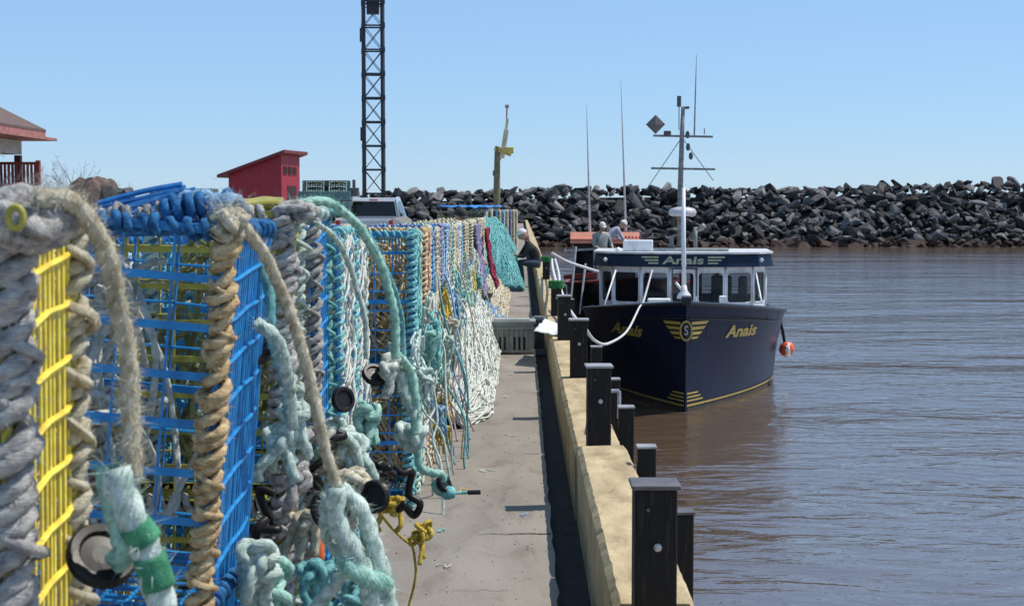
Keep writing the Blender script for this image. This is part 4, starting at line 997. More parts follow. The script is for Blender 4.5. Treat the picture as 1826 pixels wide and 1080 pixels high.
for s in (-1, 1):
    for kk, (z0, z1, x1) in enumerate(((2.81, 2.85, .98), (2.74, 2.78, .90), (2.67, 2.71, .82))):
        vs = []; 
        for i in range(7): x = s * (.58 + (x1 - .58) * i / 6); vs += [on_visor(x, z0, .016), on_visor(x, z1, .016)]
        mb.add(vs, [(2 * i, 2 * i + 2, 2 * i + 3, 2 * i + 1) if s > 0 else (2 * i, 2 * i + 1, 2 * i + 3, 2 * i + 2) for i in range(6)])
mb.build('roof_wings', M_VGOLD, house)
# inside: helm seats, curtain shapes
mb = MB(); mb.box((.95, HY + 1.2, 2.0), (.5, .12, .7)); mb.box((-.7, HY + 1.0, 1.85), (.6, .4, .25)); mb.box((1.45, HY + .9, 2.05), (.22, .1, .6)); mb.box((.35, HY + 2.2, 2.1), (.3, .1, .7)); mb.build('helm_seat', mat('seat_fabric', (.42, .38, .38), None, .8), house, bevel=.05)
# roof equipment
rq_ = MB(); rq_.box((-1.08, HY + .9, 3.08), (.72, .5, .27)); rq_.build('equipment_box', M_WHITE, house, bevel=.03)
mb = MB(); mb.box((.15, HY + 1.0, 2.98), (1.9, .5, .06)); mb.build('roof_hatch', mat('roof_panel', (.4, .42, .40), None, .6), house)
mb = MB(); mb.lathe([(.07, 0), (.07, .04), (.05, .08), (.01, .1)], (-1.55, HY + .6, 2.945), 12); mb.build('roof_lamp', M_WHITE, house, smooth=True)
for s in (-1, 1):
    mb = MB(); mb.lathe([(.03, -.02), (.05, .04), (.045, .05)], (s * 1.85, lo_[2][1] - .02, 2.76), 10, Matrix.Rotation(pi / 2, 3, 'X')); mb.build('floodlight', M_WHITE, house, smooth=True)
# roof mast
def lp(px, py, yl):     # pixel -> boat-local point near local depth yl
    p = at(px, py, 28.9 + yl); d = p - V(b1.location); r_ = Matrix.Rotation(-HD, 3, 'Z') @ d; return r_
mast = empty('mast', (0, 0, 0)); mast.parent = b1; my = HY + 1.3
M_MAST = mat('weathered_mast_paint', (.26, .25, .25), (.13, .12, .12), .6, 8)
mb = MB(); base = lp(1212, 455, my); mb.tube([base, lp(1213, 340, my), lp(1216, 243, my), lp(1218, 192, my)], [.075, .07, .06, .045], 10); mb.build('pole', M_MAST, mast, smooth=True)
for (x0, x1, y_) in ((1165, 1271, 243), (1161, 1275, 301)):
    mb = MB(); mb.bar(lp(x0, y_ - 1, my), lp(x1, y_ + 1, my), .05); mb.build('crossbar', M_MAST, mast)
mb = MB(); mb.bar(lp(1215, 193, my), lp(1229, 192, my), .06); mb.build('top_arm', M_STEEL, mast)
mb = MB(); c = lp(1211, 181, my); mb.cyl(c - V((0, 0, .13)), c + V((0, 0, .13)), .055, 10); mb.cyl(c - V((0, 0, .7)), c - V((0, 0, .13)), .012, 6); mb.build('mast_lamp', M_STEEL, mast)
mb = MB(); mb.tube([lp(1238, 243, my), lp(1240, 170, my), lp(1242, 98, my)], [.022, .018, .005], 6); mb.build('whip_antenna', M_MAST, mast)
mb = MB(); c = lp(1169, 222, my - .1); s_ = .235
mb.add([c + V(q) for q in ((-s_, 0, 0), (0, 0, -s_), (s_, 0, 0), (0, 0, s_), (0, -.07, 0), (0, .07, 0))], [(0, 1, 4), (1, 2, 4), (2, 3, 4), (3, 0, 4), (1, 0, 5), (2, 1, 5), (3, 2, 5), (0, 3, 5)])
mb.build('radar_reflector', mat('reflector_brown', (.16, .13, .13), (.1, .08, .08), .5, 6), mast)
mb = MB(); mb.box(lp(1190, 238, my), (.18, .15, .12)); mb.build('junction_box', M_STEEL, mast, bevel=.02)
for (x, y_) in ((1227, 262), (1232, 278), (1226, 240)):
    mb = MB(); mb.lathe([(.03, -.09), (.055, -.03), (.045, .05), (.012, .09)], lp(x, y_, my), 10); mb.build('deck_light', M_STEEL, mast, smooth=True)
mb = MB(); mb.tube([lp(1256, 240, my), lp(1256, 229, my)], .015, 6); mb.build('small_aerial', M_MAST, mast)
for (x, y_) in ((1158, 330), (1272, 322)):
    mb = MB(); mb.tube([lp(1216, 245, my), lp(x, y_, my + 1)], .010, 5); mb.build('stay', M_STEEL, mast)
mb = MB(); c = lp(1217, 378, my - .15); mb.lathe([(.26, -.10), (.33, -.07), (.34, 0), (.30, .08), (.15, .12), (.02, .13)], c, 22); mb.build('radar_dome', mat('dull_white_dome', (.55, .52, .54), None, .4, 6), mast, smooth=True)
# stout signal horn + searchlight
mb = MB(); mb.cyl(lp(1240, 450, my), lp(1240, 405, my), .05, 10); mb.cyl(lp(1243, 410, my - .2), lp(1256, 402, my - .3), .045, 10, .07); mb.build('searchlight', mat('grey_green_metal', (.25, .27, .25), None, .5, 6), mast, smooth=True)
mb = MB(); mb.cyl(lp(1196, 450, my), lp(1198, 420, my), .06, 8); mb.build('vent_pipe', M_MAST, mast)
# white foredeck mast
fm = MB(); fy = 3.0; fm.tube([lp(1220, 530, fy), lp(1219, 430, fy), lp(1219, 335, fy)], [.055, .05, .04], 10); fm.build('fore_pole', M_WHITE, b1, smooth=True)
mb = MB(); mb.bar(lp(1197, 478, fy), lp(1244, 478, fy), .06); mb.bar(lp(1199, 480, fy), lp(1199, 528, fy), .035); mb.bar(lp(1242, 480, fy), lp(1242, 528, fy), .035); mb.build('fore_frame', M_STEEL, b1)
mb = MB(); c = lp(1220, 522, fy - .3); mb.lathe([(.16, -.12), (.14, -.04), (.07, .05), (.05, .16)], c, 12); mb.tube([c, c + V((-.18, -.05, .22))], .03, 6); mb.build('anchor_winch', M_WHITE, b1, smooth=True)
mb = MB(); c = P1(0, 1, 1) + V((0, .12, .06)); mb.box(c, (.20, .5, .16)); mb.build('stem_head', M_DARKPAINT, b1, bevel=.03)
for (a, c_) in (((1077, 546, 4.6), (1098, 482, 5.9)), ((1147, 536, 3.8), (1163, 482, 5.9)), ((1358, 538, 4.6), (1348, 486, 6.2))):
    mb = MB(); mb.tube([lp(*a), lp(*c_)], .020, 6); mb.build('brace_rail', M_WHITE, b1, smooth=True)
mb = MB(); mb.box(lp(1175, 536, 3.4), (.5, .3, .10)); mb.build('foredeck_box', M_WHITE, b1, bevel=.03)
mb = MB(); mb.box(lp(1289, 533, 3.8), (.16, .2, .14)); mb.build('foredeck_cleat', M_WHITE, b1, bevel=.02)
tag(b1, 'navy blue fishing boat seen bow on, with gold lettering and winged emblem, white windowed wheelhouse', 'fishing boat')
# orange fender on the right side
c = at(1403, 622, 33.5); e = empty('fender_buoy', c)
mb = MB(); mb.lathe([(.01, -.18), (.09, -.155), (.155, -.08), (.17, 0), (.15, .09), (.08, .155), (.03, .18)], n=20, M=Matrix.Rotation(.7, 3, 'Y')); mb.build('ball', mat('orange_buoy_red', (.80, .12, .03), (.55, .08, .03), .4, 6), e, smooth=True)
mb = MB(); mb.lathe([(.10, -.145), (.158, -.06), (.172, -.01), (.172, 0.03), (.16, .035)], c=(.012, -.004, -.006), n=20, M=Matrix.Rotation(1.4, 3, 'Y')); mb.build('white_band', M_WHITE, e, smooth=True)
mb = MB(); mb.tube(catmull([V((-.05, 0, .14)), at(1396, 592, 33.5) - c, at(1390, 565, 33.4) - c], 6), .035, 8); mb.build('lanyard', M_BLACK, e, smooth=True)
tag(e, 'orange and white round fender hung on black line right of the navy boat', 'fender')
# --- the red roofed boat behind
b2 = empty('fishing_boat', (2.95, 37.6, WZ), radians(-2))
P2, sh2 = build_hull(b2, 3.7, 11, 2.2, 1.7, M_DARKPAINT, M_REDP)
def lp2(px, py, Y): return Matrix.Rotation(radians(2), 3, 'Z') @ (at(px, py, Y) - V(b2.location))
h2 = empty('wheelhouse', (0, 0, 0)); h2.parent = b2
A = lp2(1020, 434, 41.2); B_ = lp2(1136, 434, 41.2); wd = B_.x - A.x; cx = (A.x + B_.x) / 2; hy = A.y; zt = A.z
mb = MB(); mb.box((cx, hy + 1.3, zt - .6), (wd - .06, 2.5, 1.2)); mb.build('cabin', mat('black_cabin', (.02, .02, .025), None, .5), h2, bevel=.03)
mb = MB()
for i in range(3): mb.box((cx - wd * .32 + wd * .32 * i, hy + .04, zt - .38), (wd * .27, .02, .42))
mb.build('window_pane', M_GLASS, h2)
for i in range(4):
    mb = MB(); mb.box((cx - wd * .48 + wd * .32 * i, hy + .02, zt - .45), (.04, .03, .8)); mb.build('window_post', M_GALV, h2)
M_CORAL = mat('coral_roof_paint', (.88, .36, .24), (.74, .28, .18), .5, 4)
mb = MB(); mb.box((cx, hy + 1.2, zt + .12), (wd + .1, 3.0, .05)); mb.box((cx, hy - .20, zt + .16), (wd + .1, .05, .34), M=Matrix.Rotation(-.5, 3, 'X')); mb.build('roof', M_CORAL, h2, bevel=.01)
mb = MB(); qm = random.Random(2)
for k_ in range(13):
    x_ = cx - .28 + .095 * k_ + (.10 if k_ > 2 else 0); mb.box((x_, hy - .232, zt + .17), (.05, .006, qm.uniform(.05, .11)), M=Matrix.Rotation(-.5, 3, 'X'))
mb.build('roof_marking', M_REDP, h2)
mb = MB(); mb.box((cx - 1.1, hy + 1.3, -zt * 0 + zt - .25), (.05, 2.6, .05)); mb.build('side_rail', M_GALV, h2)
for (x, y0_, y1_) in ((1023, 440, 545), (1040, 470, 560)):
    mb = MB(); mb.tube([lp2(x + 4, y0_, 39.5), lp2(x - 6, y1_, 38.8)], .03, 6); mb.build('rail_post', M_GALV, b2)
mb = MB(); mb.bar(lp2(1006, 447, 40), lp2(1062, 444, 40), .05); mb.build('rail', M_GALV, b2)
mb = MB(); mb.bar(lp2(1005, 494, 39.5), lp2(1064, 490, 39.5), .12); mb.build('red_rail', M_REDP, b2)
for (x0, y0_, x1, y1_) in ((1052, 415, 1046, 188), (1116, 412, 1107, 145)):
    mb = MB(); p = lp2(x0, y0_, 42); q = lp2(x1, y1_, 42); mb.tube([p, p.lerp(q, .35), q], [.045, .03, .006], 6); mb.build('whip_antenna', mat('grey_aerial', (.45, .45, .46), None, .5), h2)
tag(b2, 'dark fishing boat with coral roof and red rail moored behind the navy boat', 'fishing boat')
# mooring ropes
def mooring(pts, r, label, m='moor'):
    P = [at(*p) for p in pts]; o = P[0].copy(); mb = MB(); rope(mb, P, r, jit=0); local(mb, o); tag(mb.build('mooring_rope', ROPE[m], loc=o, smooth=True), label, 'rope', 'mooring ropes'); return
mooring([(1045, 588, 14.6), (1062, 608, 17), (1085, 612, 20), (1118, 590, 24), (1140, 548, 28), (1148, 536, 32), (1163, 482, 34.5)], .016, 'white mooring rope sagging in front of the navy bow')
mooring([(985, 452, 29), (1010, 466, 31), (1040, 476, 33), (1066, 484, 35)], .030, 'thick pale mooring rope running to the corner of the white wheelhouse')
mooring([(992, 505, 19), (986, 480, 24), (984, 462, 28)], .018, 'pale rope running along the kerb between the green-roped posts')
mooring([(998, 505, 19), (996, 485, 23), (990, 462, 28)], .016, 'second pale rope beside the one between the green-roped posts')
mooring([(1000, 515, 18.9), (1012, 545, 16.8), (1030, 572, 14.8)], .014, 'pale rope hanging between the fourth and fifth posts')
for (px, py, Y, lab) in ((992, 506, 17.9, 'bright green rope wound round the top of the fifth post'), (974, 461, 27.0, 'bright green rope wound round the top of the post by the seated man')):
    mb = MB(); c = at(px, py, Y)
    for k in range(4): P = [V((.085 * cos(a * pi / 8), .085 * sin(a * pi / 8), .022 * k - .04)) for a in range(16)]; mb.tube(P, .015, 8, closed=True)
    tag(mb.build('rope_winding', ROPE['grn'], loc=c, smooth=True), lab, 'rope')

# ------------------------------------------------------------------ people
M_SKIN = mat('skin', (.48, .27, .19), (.40, .22, .15), .55, 20); M_JEAN = mat('dark_jeans', (.035, .05, .075), (.02, .03, .05), .9, 30); M_JACK = mat('black_jacket', (.020, .020, .022), (.012, .012, .013), .85, 20)
M_LAV = mat('lavender_grey_top', (.38, .38, .46), None, .85, 20); M_GRY = mat('grey_oilskin', (.30, .32, .29), None, .6, 20); M_BOOT = mat('boots', (.03, .028, .026), None, .6, 20); M_CAPW = mat('white_cap', (.72, .70, .68), None, .8, 30); M_CAPK = mat('dark_cap', (.02, .02, .022), None, .8, 30)
def person(loc, rz, J, top, legs, capm, label, capkind='cap', hair=None):
    # J: joints: pelvis chest neck head  and L/R: shoulder elbow wrist hip knee ankle toe
    e = empty('person', loc, rz)
    verts = []; edges = []; rad = []; cls = []
    def add(p, r, par=None, c=0):
        verts.append(V(p)); rad.append(r); cls.append(c)
        if par is not None: edges.append((par, len(verts) - 1))
        return len(verts) - 1
    pel = add(J['pelvis'], .145, None, 1); mid = add(V(J['pelvis']).lerp(V(J['chest']), .5), .135, pel, 0); ch = add(J['chest'], .16, mid, 0); nk = add(J['neck'], .062, ch, 3)
    fing = []
    for s in 'LR':
        sh = add(J['sh' + s], .072, ch, 0); eu = add(V(J['sh' + s]).lerp(V(J['el' + s]), .5), .055, sh, 0); el = add(J['el' + s], .047, eu, 0); wr = add(J['wr' + s], .030, el, 3)
        d = (V(J['wr' + s]) - V(J['el' + s])).normalized(); pm = add(V(J['wr' + s]) + d * .07, .036, wr, 3); fing.append((V(J['wr' + s]) + d * .07, d))
        hp = add(J['hip' + s], .10, pel, 1); kn_ = add(V(J['hip' + s]).lerp(V(J['kn' + s]), .5), .085, hp, 1); kn = add(J['kn' + s], .062, kn_, 1); cf = add(V(J['kn' + s]).lerp(V(J['an' + s]), .35), .058, kn, 1); an = add(J['an' + s], .042, cf, 1); add(J['to' + s], .042, an, 2)
    me = bpy.data.meshes.new('sk'); me.from_pydata([tuple(v) for v in verts], edges, []); ob = bpy.data.objects.new('sk', me); COL.objects.link(ob)
    ob.modifiers.new('s', 'SKIN'); 
    for i, sv in enumerate(me.skin_vertices[0].data): sv.radius = (rad[i], rad[i]); sv.use_root = (i == 0)
    ob.modifiers.new('u', 'SUBSURF').levels = 1; ob.modifiers['u'].render_levels = 1
    bpy.context.view_layer.update(); dg = bpy.context.evaluated_depsgraph_get(); m2 = bpy.data.meshes.new_from_object(ob.evaluated_get(dg)); bpy.data.objects.remove(ob)
    mb = MB(); mats = [top, legs, M_BOOT, M_SKIN]
    V_ = [v.co.copy() for v in m2.vertices]
    groups = {}
    for f in m2.polygons:
        c = f.center; bi = min(range(len(verts)), key=lambda i: (verts[i] - c).length - rad[i]); mb.use(mats[cls[bi]]); groups.setdefault(cls[bi], None)
        mb.f.append(tuple(f.vertices)); mb.m.append(mb.cur)
    mb.v = [tuple(v) for v in V_]
    # fingers
    mb.use(M_SKIN)
    for p, d in fing:
        sd = d.cross(V((0, 0, 1))); sd = sd.normalized() if sd.length > .1 else V((1, 0, 0)); dn = d.cross(sd).normalized() * -1
        for k, ln in enumerate((.065, .075, .07, .055)):
            b_ = p + sd * (.018 * (k - 1.5)); mb.tube([b_, b_ + d * ln * .5, b_ + d * ln * .85 - dn * .02], [.0095, .009, .007], 6)
        b_ = p - d * .03 + sd * .032; mb.tube([b_, b_ + sd * .025 + d * .02, b_ + sd * .03 + d * .05], [.011, .010, .008], 6)
    # head: shaped sphere with nose, chin, ears
    H = V(J['head']); fd = V(J['face']).normalized(); rt = fd.cross(V((0, 0, 1))).normalized(); up_ = rt.cross(fd)
    n1, n2 = 14, 18; o = len(mb.v); 
    for i in range(n1 + 1):
        th = pi * i / n1
        for j in range(n2):
            ph = 2 * pi * j / n2; x = sin(th) * cos(ph); y_ = sin(th) * sin(ph); z = cos(th)
            jaw = 1 - .28 * max(0, -z) * (1 if y_ < .2 else .6); rr = V((x * .076 * jaw, y_ * .096, z * .118))
            if y_ > .86 and abs(x) < .3 and -.45 < z < .1: rr.y += .022
            if abs(x) > .93 and abs(y_) < .3: rr.x *= 1.12
            if y_ > .75 and abs(abs(x) - .38) < .14 and .0 < z < .3: rr.y -= .008
            mb.v.append(tuple(H + rt * rr.x + fd * rr.y + up_ * rr.z))
    for i in range(n1):
        for j in range(n2): mb.f.append((o + i * n2 + j, o + (i + 1) * n2 + j, o + (i + 1) * n2 + (j + 1) % n2, o + i * n2 + (j + 1) % n2)); mb.m.append(mb.cur)
    for s in (-1, 1):
        mb.use(M_BOOT); c = H + rt * .03 * s + fd * .088 + up_ * .012; mb.box(c, (.014, .012, .008))
    mb.box(H + fd * .088 - up_ * .05, (.035, .012, .006))
    mb.build('body', None, e, smooth=True)
    # cap
    cp = MB(); 
    for i in range(6):
        th = pi * .5 * i / 5
        for j in range(16):
            ph = 2 * pi * j / 16; r_ = V((sin(th) * cos(ph) * .086, sin(th) * sin(ph) * .106, cos(th) * .105 + .025)); cp.v.append(tuple(H + rt * r_.x + fd * r_.y + up_ * r_.z))
    for i in range(5):
        for j in range(16): cp.f.append((i * 16 + j, (i + 1) * 16 + j, (i + 1) * 16 + (j + 1) % 16, i * 16 + (j + 1) % 16)); cp.m.append(0)
    cp.add([H + rt * (.07 * x) + fd * (.10 + .07 * y_) + up_ * (.03 - z) for x, y_, z in ((-1, 0, 0), (1, 0, 0), (.7, 1, .01), (-.7, 1, .01), (-1, 0, .008), (1, 0, .008), (.7, 1, .018), (-.7, 1, .018))], [(0, 1, 2, 3), (7, 6, 5, 4), (2, 6, 7, 3), (1, 5, 6, 2), (3, 7, 4, 0)])
    cp.build('cap', capm, e, smooth=True)
    tag(e, label, 'person'); return e
# seated on kerb, facing the traps (local +x = forward), hunched
JS = dict(pelvis=(0, 0, .50), chest=(.20, 0, .83), neck=(.29, 0, .95), head=(.35, 0, 1.07), face=(.9, 0, -.45),
          shL=(.22, .18, .86), elL=(.36, .22, .62), wrL=(.52, .10, .66), shR=(.22, -.18, .86), elR=(.38, -.22, .63), wrR=(.54, -.08, .60),
          hipL=(.03, .10, .48), knL=(.42, .16, .50), anL=(.36, .16, .09), toL=(.50, .17, .04), hipR=(.03, -.10, .48), knR=(.43, -.14, .50), anR=(.40, -.15, .09), toR=(.55, -.16, .04))
person((.36, 30.3, 0), radians(187), JS, M_JACK, M_JEAN, M_CAPW, 'person in black jacket, jeans and white cap hunched on the kerb')
JT = dict(pelvis=(0, 0, .92), chest=(.03, 0, 1.28), neck=(.05, 0, 1.47), head=(.07, 0, 1.60), face=(1, 0, -.25),
          shL=(.02, .19, 1.36), elL=(.10, .26, 1.10), wrL=(.32, .20, 1.02), shR=(.02, -.19, 1.36), elR=(.10, -.26, 1.10), wrR=(.33, -.18, 1.0),
          hipL=(0, .10, .88), knL=(.03, .11, .48), anL=(-.02, .12, .08), toL=(.14, .14, .03), hipR=(0, -.10, .88), knR=(.04, -.11, .48), anR=(.02, -.12, .08), toR=(.18, -.14, .03))
pb = person((at(817, 400, 19.9).x, 19.9, -.10), radians(-60), JT, M_JACK, M_JEAN, M_CAPK, 'person in dark clothing and dark cap standing among the traps')
JB = dict(JT); JB.update(chest=(.22, 0, 1.20), neck=(.36, 0, 1.30), head=(.46, 0, 1.38), face=(.8, 0, -.6), shL=(.26, .19, 1.24), elL=(.38, .24, .98), wrL=(.56, .15, .90), shR=(.26, -.19, 1.24), elR=(.40, -.24, .98), wrR=(.58, -.12, .88))
c = at(1072, 448, 39.9); person((c.x, 39.9, at(1070, 397, 39.9).z - 1.70), radians(-70), JT, M_GRY, M_GRY, M_CAPW, 'person in grey oilskins and white cap standing on the rear boat')
c = at(1090, 420, 41.5); person((c.x - .2, 40.3, at(1098, 392, 40.3).z - 1.50), radians(10), JB, M_LAV, M_JEAN, M_CAPW, 'person in lavender grey top bending over on the rear boat')

# ------------------------------------------------------------------ background on land
# pavilion
M_SHING = mat('brown_shingles', (.15, .10, .09), (.09, .06, .055), .9, 14, .5, 30); M_FASC = mat('faded_red_fascia', (.40, .17, .15), (.27, .11, .10), .7, 4); M_BEAM = mat('off_white_beam', (.55, .52, .47), None, .8, 5)
g = empty('pavilion', (-14.98, 36.2, .22)); E = 2.75
mb = MB(); zt_, ze = 4.75, 3.30
mb.add([(-E, -E, ze), (E, -E, ze), (E, E, ze), (-E, E, ze), (0, 0, zt_ + .1), (-E, -E, ze - .06), (E, -E, ze - .06), (E, E, ze - .06), (-E, E, ze - .06)], [(0, 1, 4), (1, 2, 4), (2, 3, 4), (3, 0, 4), (0, 5, 6, 1), (1, 6, 7, 2), (2, 7, 8, 3), (3, 8, 5, 0), (8, 7, 6, 5)])
mb.v = [(x * (.93 if True else 1), y_ * .93, z + .12) for x, y_, z in mb.v]; mb.build('roof', M_SHING, g)
mb = MB(); mb.box((0, 0, ze - .02), (E * 1.86 - .02, E * 1.86 - .02, .22)); mb.build('fascia', M_FASC, g)
mb = MB(); mb.box((0, 0, ze - .13), (E * 2 + .05, E * 2 + .05, .07)); mb.build('lower_eave', M_FASC, g)
mb = MB()
for s in (-1, 1): mb.box((0, s * (E - .75), ze - .36), ((E - .75) * 2 + .15, .14, .36)); mb.box((s * (E - .75), 0, ze - .362), (.14, (E - .75) * 2 - .15, .36))
mb.build('beam', M_BEAM, g)
M_DRED = mat('dark_red_paint', (.13, .02, .02), (.08, .015, .015), .6, 6); M_RED = mat('red_barn_paint', (.36, .022, .04), (.26, .016, .028), .6, 3, .2, 20, stretch=(8, 8, .6))
for sx in (-1, 1):
    for sy in (-1, 1): mb = MB(); mb.box((sx * (E - .75), sy * (E - .75), 1.37), (.16, .16, 2.74)); mb.build('post', M_DRED, g, bevel=.01)
mb = MB(); x0, x1, yy = -E - .4, E - .15, E - .95
for i in range(60): mb.box((x0 + (x1 - x0) * i / 59, yy, 2.24), (.06, .03, .52))
for z in (2.53, 1.98): mb.box(((x0 + x1) / 2, yy - .02, z), (x1 - x0, .05, .07))
for i in range(6): mb.box((x0 + (x1 - x0) * i / 5, yy - .06, 1.4), (.1, .1, 2.4))
mb.build('railing', mat('railing_red', (.30, .06, .05), None, .7), g)
mb = MB(); mb.box((0, 0, .86), (E * 2 - .6, E * 2 - .6, 1.7)); mb.build('base', M_DRED, g)
tag(g, 'open pavilion with brown shingle roof, pink red fascia and red railing', 'pavilion')
# bare bushes
def bush(px, py, Y, h, label, seed, n=26):
    q = random.Random(seed); c = at(px, py, Y); c.z = 0; e = empty('bare_bush', c); mb = MB()
    tr = MB(); tr.tube([(0, 0, 0), (.03, 0, h * .35)], [.05, .03], 7); tr.build('trunk', mat('bark', (.16, .12, .11), None, .9), e)
    def br(p, d, L, r, k):
        pts = [p]; 
        for i in range(4): d = (d + V((q.gauss(0, .25), q.gauss(0, .25), q.gauss(.05, .2)))).normalized(); pts.append(pts[-1] + d * L / 4)
        mb.tube(pts, [r, r * .85, r * .7, r * .55, r * .4], 4, cap=False)
        if k: 
            for _ in range(4): i = q.randrange(1, 5); br(pts[i], (d + V((q.gauss(0, .7), q.gauss(0, .7), q.gauss(.1, .5)))).normalized(), L * .5, r * .6, k - 1)
    for _ in range(n): br(V((q.gauss(0, .1), q.gauss(0, .1), h * .3 * q.random())), V((q.gauss(0, .7), q.gauss(0, .5), 1)).normalized(), h * q.uniform(.5, .75), .018, 3)
    mb.build('twigs', mat('twig_grey_brown', (.30, .23, .22), (.2, .15, .15), .9), e); tag(e, label, 'bush', 'bare bushes by the pavilion')
bush(98, 300, 44, 2.35, 'tall bare bush just right of the pavilion', 1); bush(30, 300, 47, 2.5, 'bare bush seen through the pavilion', 2); bush(175, 330, 52, 1.9, 'low bare bush above the brown mound', 3, 14)
# mound and small rock piles
def mound(px0, px1, pyt, Y, m, label, name='gravel_mound'):
    a = at(px0, 360, Y); b_ = at(px1, 360, Y); c = (a + b_) / 2; zt = at(px0, pyt, Y).z; rx = (b_.x - a.x) / 2; n = 34; mb = MB(); vs = []
    for j in range(n + 1):
        for i in range(n + 1):
            u, v = i / n * 2 - 1, j / n * 2 - 1; r_ = min(1, sqrt(u * u + v * v)); h = zt * (1 - r_ ** 4.5) + .12 * noise.noise(V((u * 4, v * 4, Y))) + .08 * noise.noise(V((u * 14, v * 14, Y)))
            vs.append((u * rx * 1.5, v * rx * 1.5, max(-.05, h)))
    mb.add(vs, [(j * (n + 1) + i, j * (n + 1) + i + 1, (j + 1) * (n + 1) + i + 1, (j + 1) * (n + 1) + i) for j in range(n) for i in range(n)])
    o = mb.build(name, m, loc=(c.x, Y, 0)); tag(o, label, 'mound'); return o
mound(120, 215, 318, 46, mat('brown_rubble', (.17, .12, .10), (.08, .055, .05), .95, 5, 1, 18), 'brown earth mound between pavilion and blue traps')
for k_, (px, py, Y, s) in enumerate(((208, 346, 42, .55), (234, 350, 42, .4), (186, 352, 41, .45))):
    o = bpy.data.objects.new('boulder', RM[k_]); COL.objects.link(o); o.location = at(px, py, Y); o.scale = (s, s, s * .8); o.rotation_euler = (.2, k_, 1)
    tag(o, ['largest dark boulder right of the brown mound', 'small dark boulder at the right end beside the brown mound', 'dark boulder half behind the brown mound'][k_], 'boulder')
    continue
    b0 = bpy.data.objects.new('boulder_base', RM[(k_ + 3) % 16]); COL.objects.link(b0); b0.parent = o; b0.location = (0, .2, -1.1); b0.scale = (1.3, 1.3, 1.5)
# red shed
Y = 60; cL = at(403, 345, Y); cR = at(502, 345, Y); w_ = cR.x - cL.x; sh = empty('red_shed', (cR.x, Y, 0), radians(-13)); zl = at(402, 311, Y).z; zh = at(500, 279, Y).z; dp = 2.0; w_ += .05
zh2 = zh + .05
mb = MB(); mb.add([(-w_, 0, 0), (0, 0, 0), (0, dp, 0), (-w_, dp, 0), (-w_, 0, zl), (0, 0, zh2), (0, dp, zh2), (-w_, dp, zl)], [(0, 1, 5, 4), (1, 2, 6, 5), (2, 3, 7, 6), (3, 0, 4, 7)]); mb.build('wall', M_RED, sh)
mb = MB(); sl = (zh2 - zl) / w_; a0, a1 = -w_ - .38, .25
mb.add([(a0, -.3, zl + sl * (a0 + w_)), (a1, -.3, zh2 + sl * a1), (a1, dp + .3, zh2 + sl * a1), (a0, dp + .3, zl + sl * (a0 + w_))] + [(a0, -.3, zl + sl * (a0 + w_) + .12), (a1, -.3, zh2 + sl * a1 + .12), (a1, dp + .3, zh2 + sl * a1 + .12), (a0, dp + .3, zl + sl * (a0 + w_) + .12)], [(0, 3, 2, 1), (4, 5, 6, 7), (0, 1, 5, 4), (1, 2, 6, 5), (2, 3, 7, 6), (3, 0, 4, 7)]); mb.v = [(x, y_, z + .004) for x, y_, z in mb.v]
mb.build('roof', mat('red_roof_edge', (.20, .03, .035), (.13, .02, .025), .6, 4), sh)
for i in range(3):
    mb = MB(); mb.box((.012, .38 + i * .52, zh - .55), (.03, .38, .34)); f = mb.build('window', M_DRED, sh)
    mb = MB(); mb.box((.028, .38 + i * .52, zh - .55), (.012, .30, .26)); mb.build('pane', M_GLASS, f)
mb = MB(); mb.box((.014, 1.1, 1.25), (.03, .9, 2.5)); mb.build('door', mat('shed_door_dark', (.05, .012, .014), None, .6), sh)
tag(sh, 'red shed with single-pitch roof and small windows beyond the blue trap', 'shed')
# trailer with green traps
Y = 52; a = at(535, 350, Y); b_ = at(628, 350, Y); wd = b_.x - a.x; tl = empty('flatbed_trailer', ((a.x + b_.x) / 2, Y, 0)); zd = at(535, 364, Y).z
mb = MB(); mb.box((0, 1, zd), (wd, 3.2, .16)); mb.box((0, 1, zd + .28), (wd, 3.1, .34)); mb.build('bed', mat('teal_painted_steel', (.12, .24, .23), (.08, .15, .15), .6, 5), tl, bevel=.02)
for sx in (-1, 1): mb = MB(); mb.lathe([(.2, -.12), (.42, -.12), (.45, -.06), (.45, .06), (.42, .12), (.2, .12)], (sx * wd * .38, .3, .45), 18, Matrix.Rotation(pi / 2, 3, 'Y')); mb.build('wheel', M_BLACK, tl, smooth=True)
mb = MB(); mb.bar((-wd * .4, -.55, .5), (wd * .4, -.55, .5), .12); mb.bar((-wd * .38, .3, .45), (-wd * .38, .3, zd), .1); mb.bar((wd * .38, .3, .45), (wd * .38, .3, zd), .1); mb.build('chassis', M_STEEL, tl)
mb = MB(); mb.box((wd / 2 + .1, -.3, zd + .42), (.34, .3, .3)); mb.cyl((wd / 2 + .1, -.3, zd + .55), (wd / 2 + .1, -.3, zd + .85), .06, 8); mb.build('winch', M_STEEL, tl, bevel=.02)
tag(tl, 'flatbed trailer with teal side, loaded with green traps, right of the red shed', 'trailer')
gp = MB(); 
for y_ in (0, .5):
    wires_face(gp, (-.45, y_, 0), (.9, 0, 0), (0, 0, .32), 9, 4, .012, 0)
for x in (-.45, .45): wires_face(gp, (x, 0, 0), (0, .5, 0), (0, 0, .32), 5, 4, .012, 0)
wires_face(gp, (-.45, 0, .32), (.9, 0, 0), (0, .5, 0), 9, 5, .012, 0); wires_face(gp, (-.45, 0, 0), (.9, 0, 0), (0, .5, 0), 9, 5, .012, 0)
g0 = empty('green_trap', (0, 0, 0)); gp.build('wire_mesh', WIRE['green'], g0); mb = MB(); tangle(mb, (0, .25, .16), (.36, .2, .12), 8, .014, 4, 9, 4); mb.build('inner_twine', ROPE['olive'], g0)
i = 0
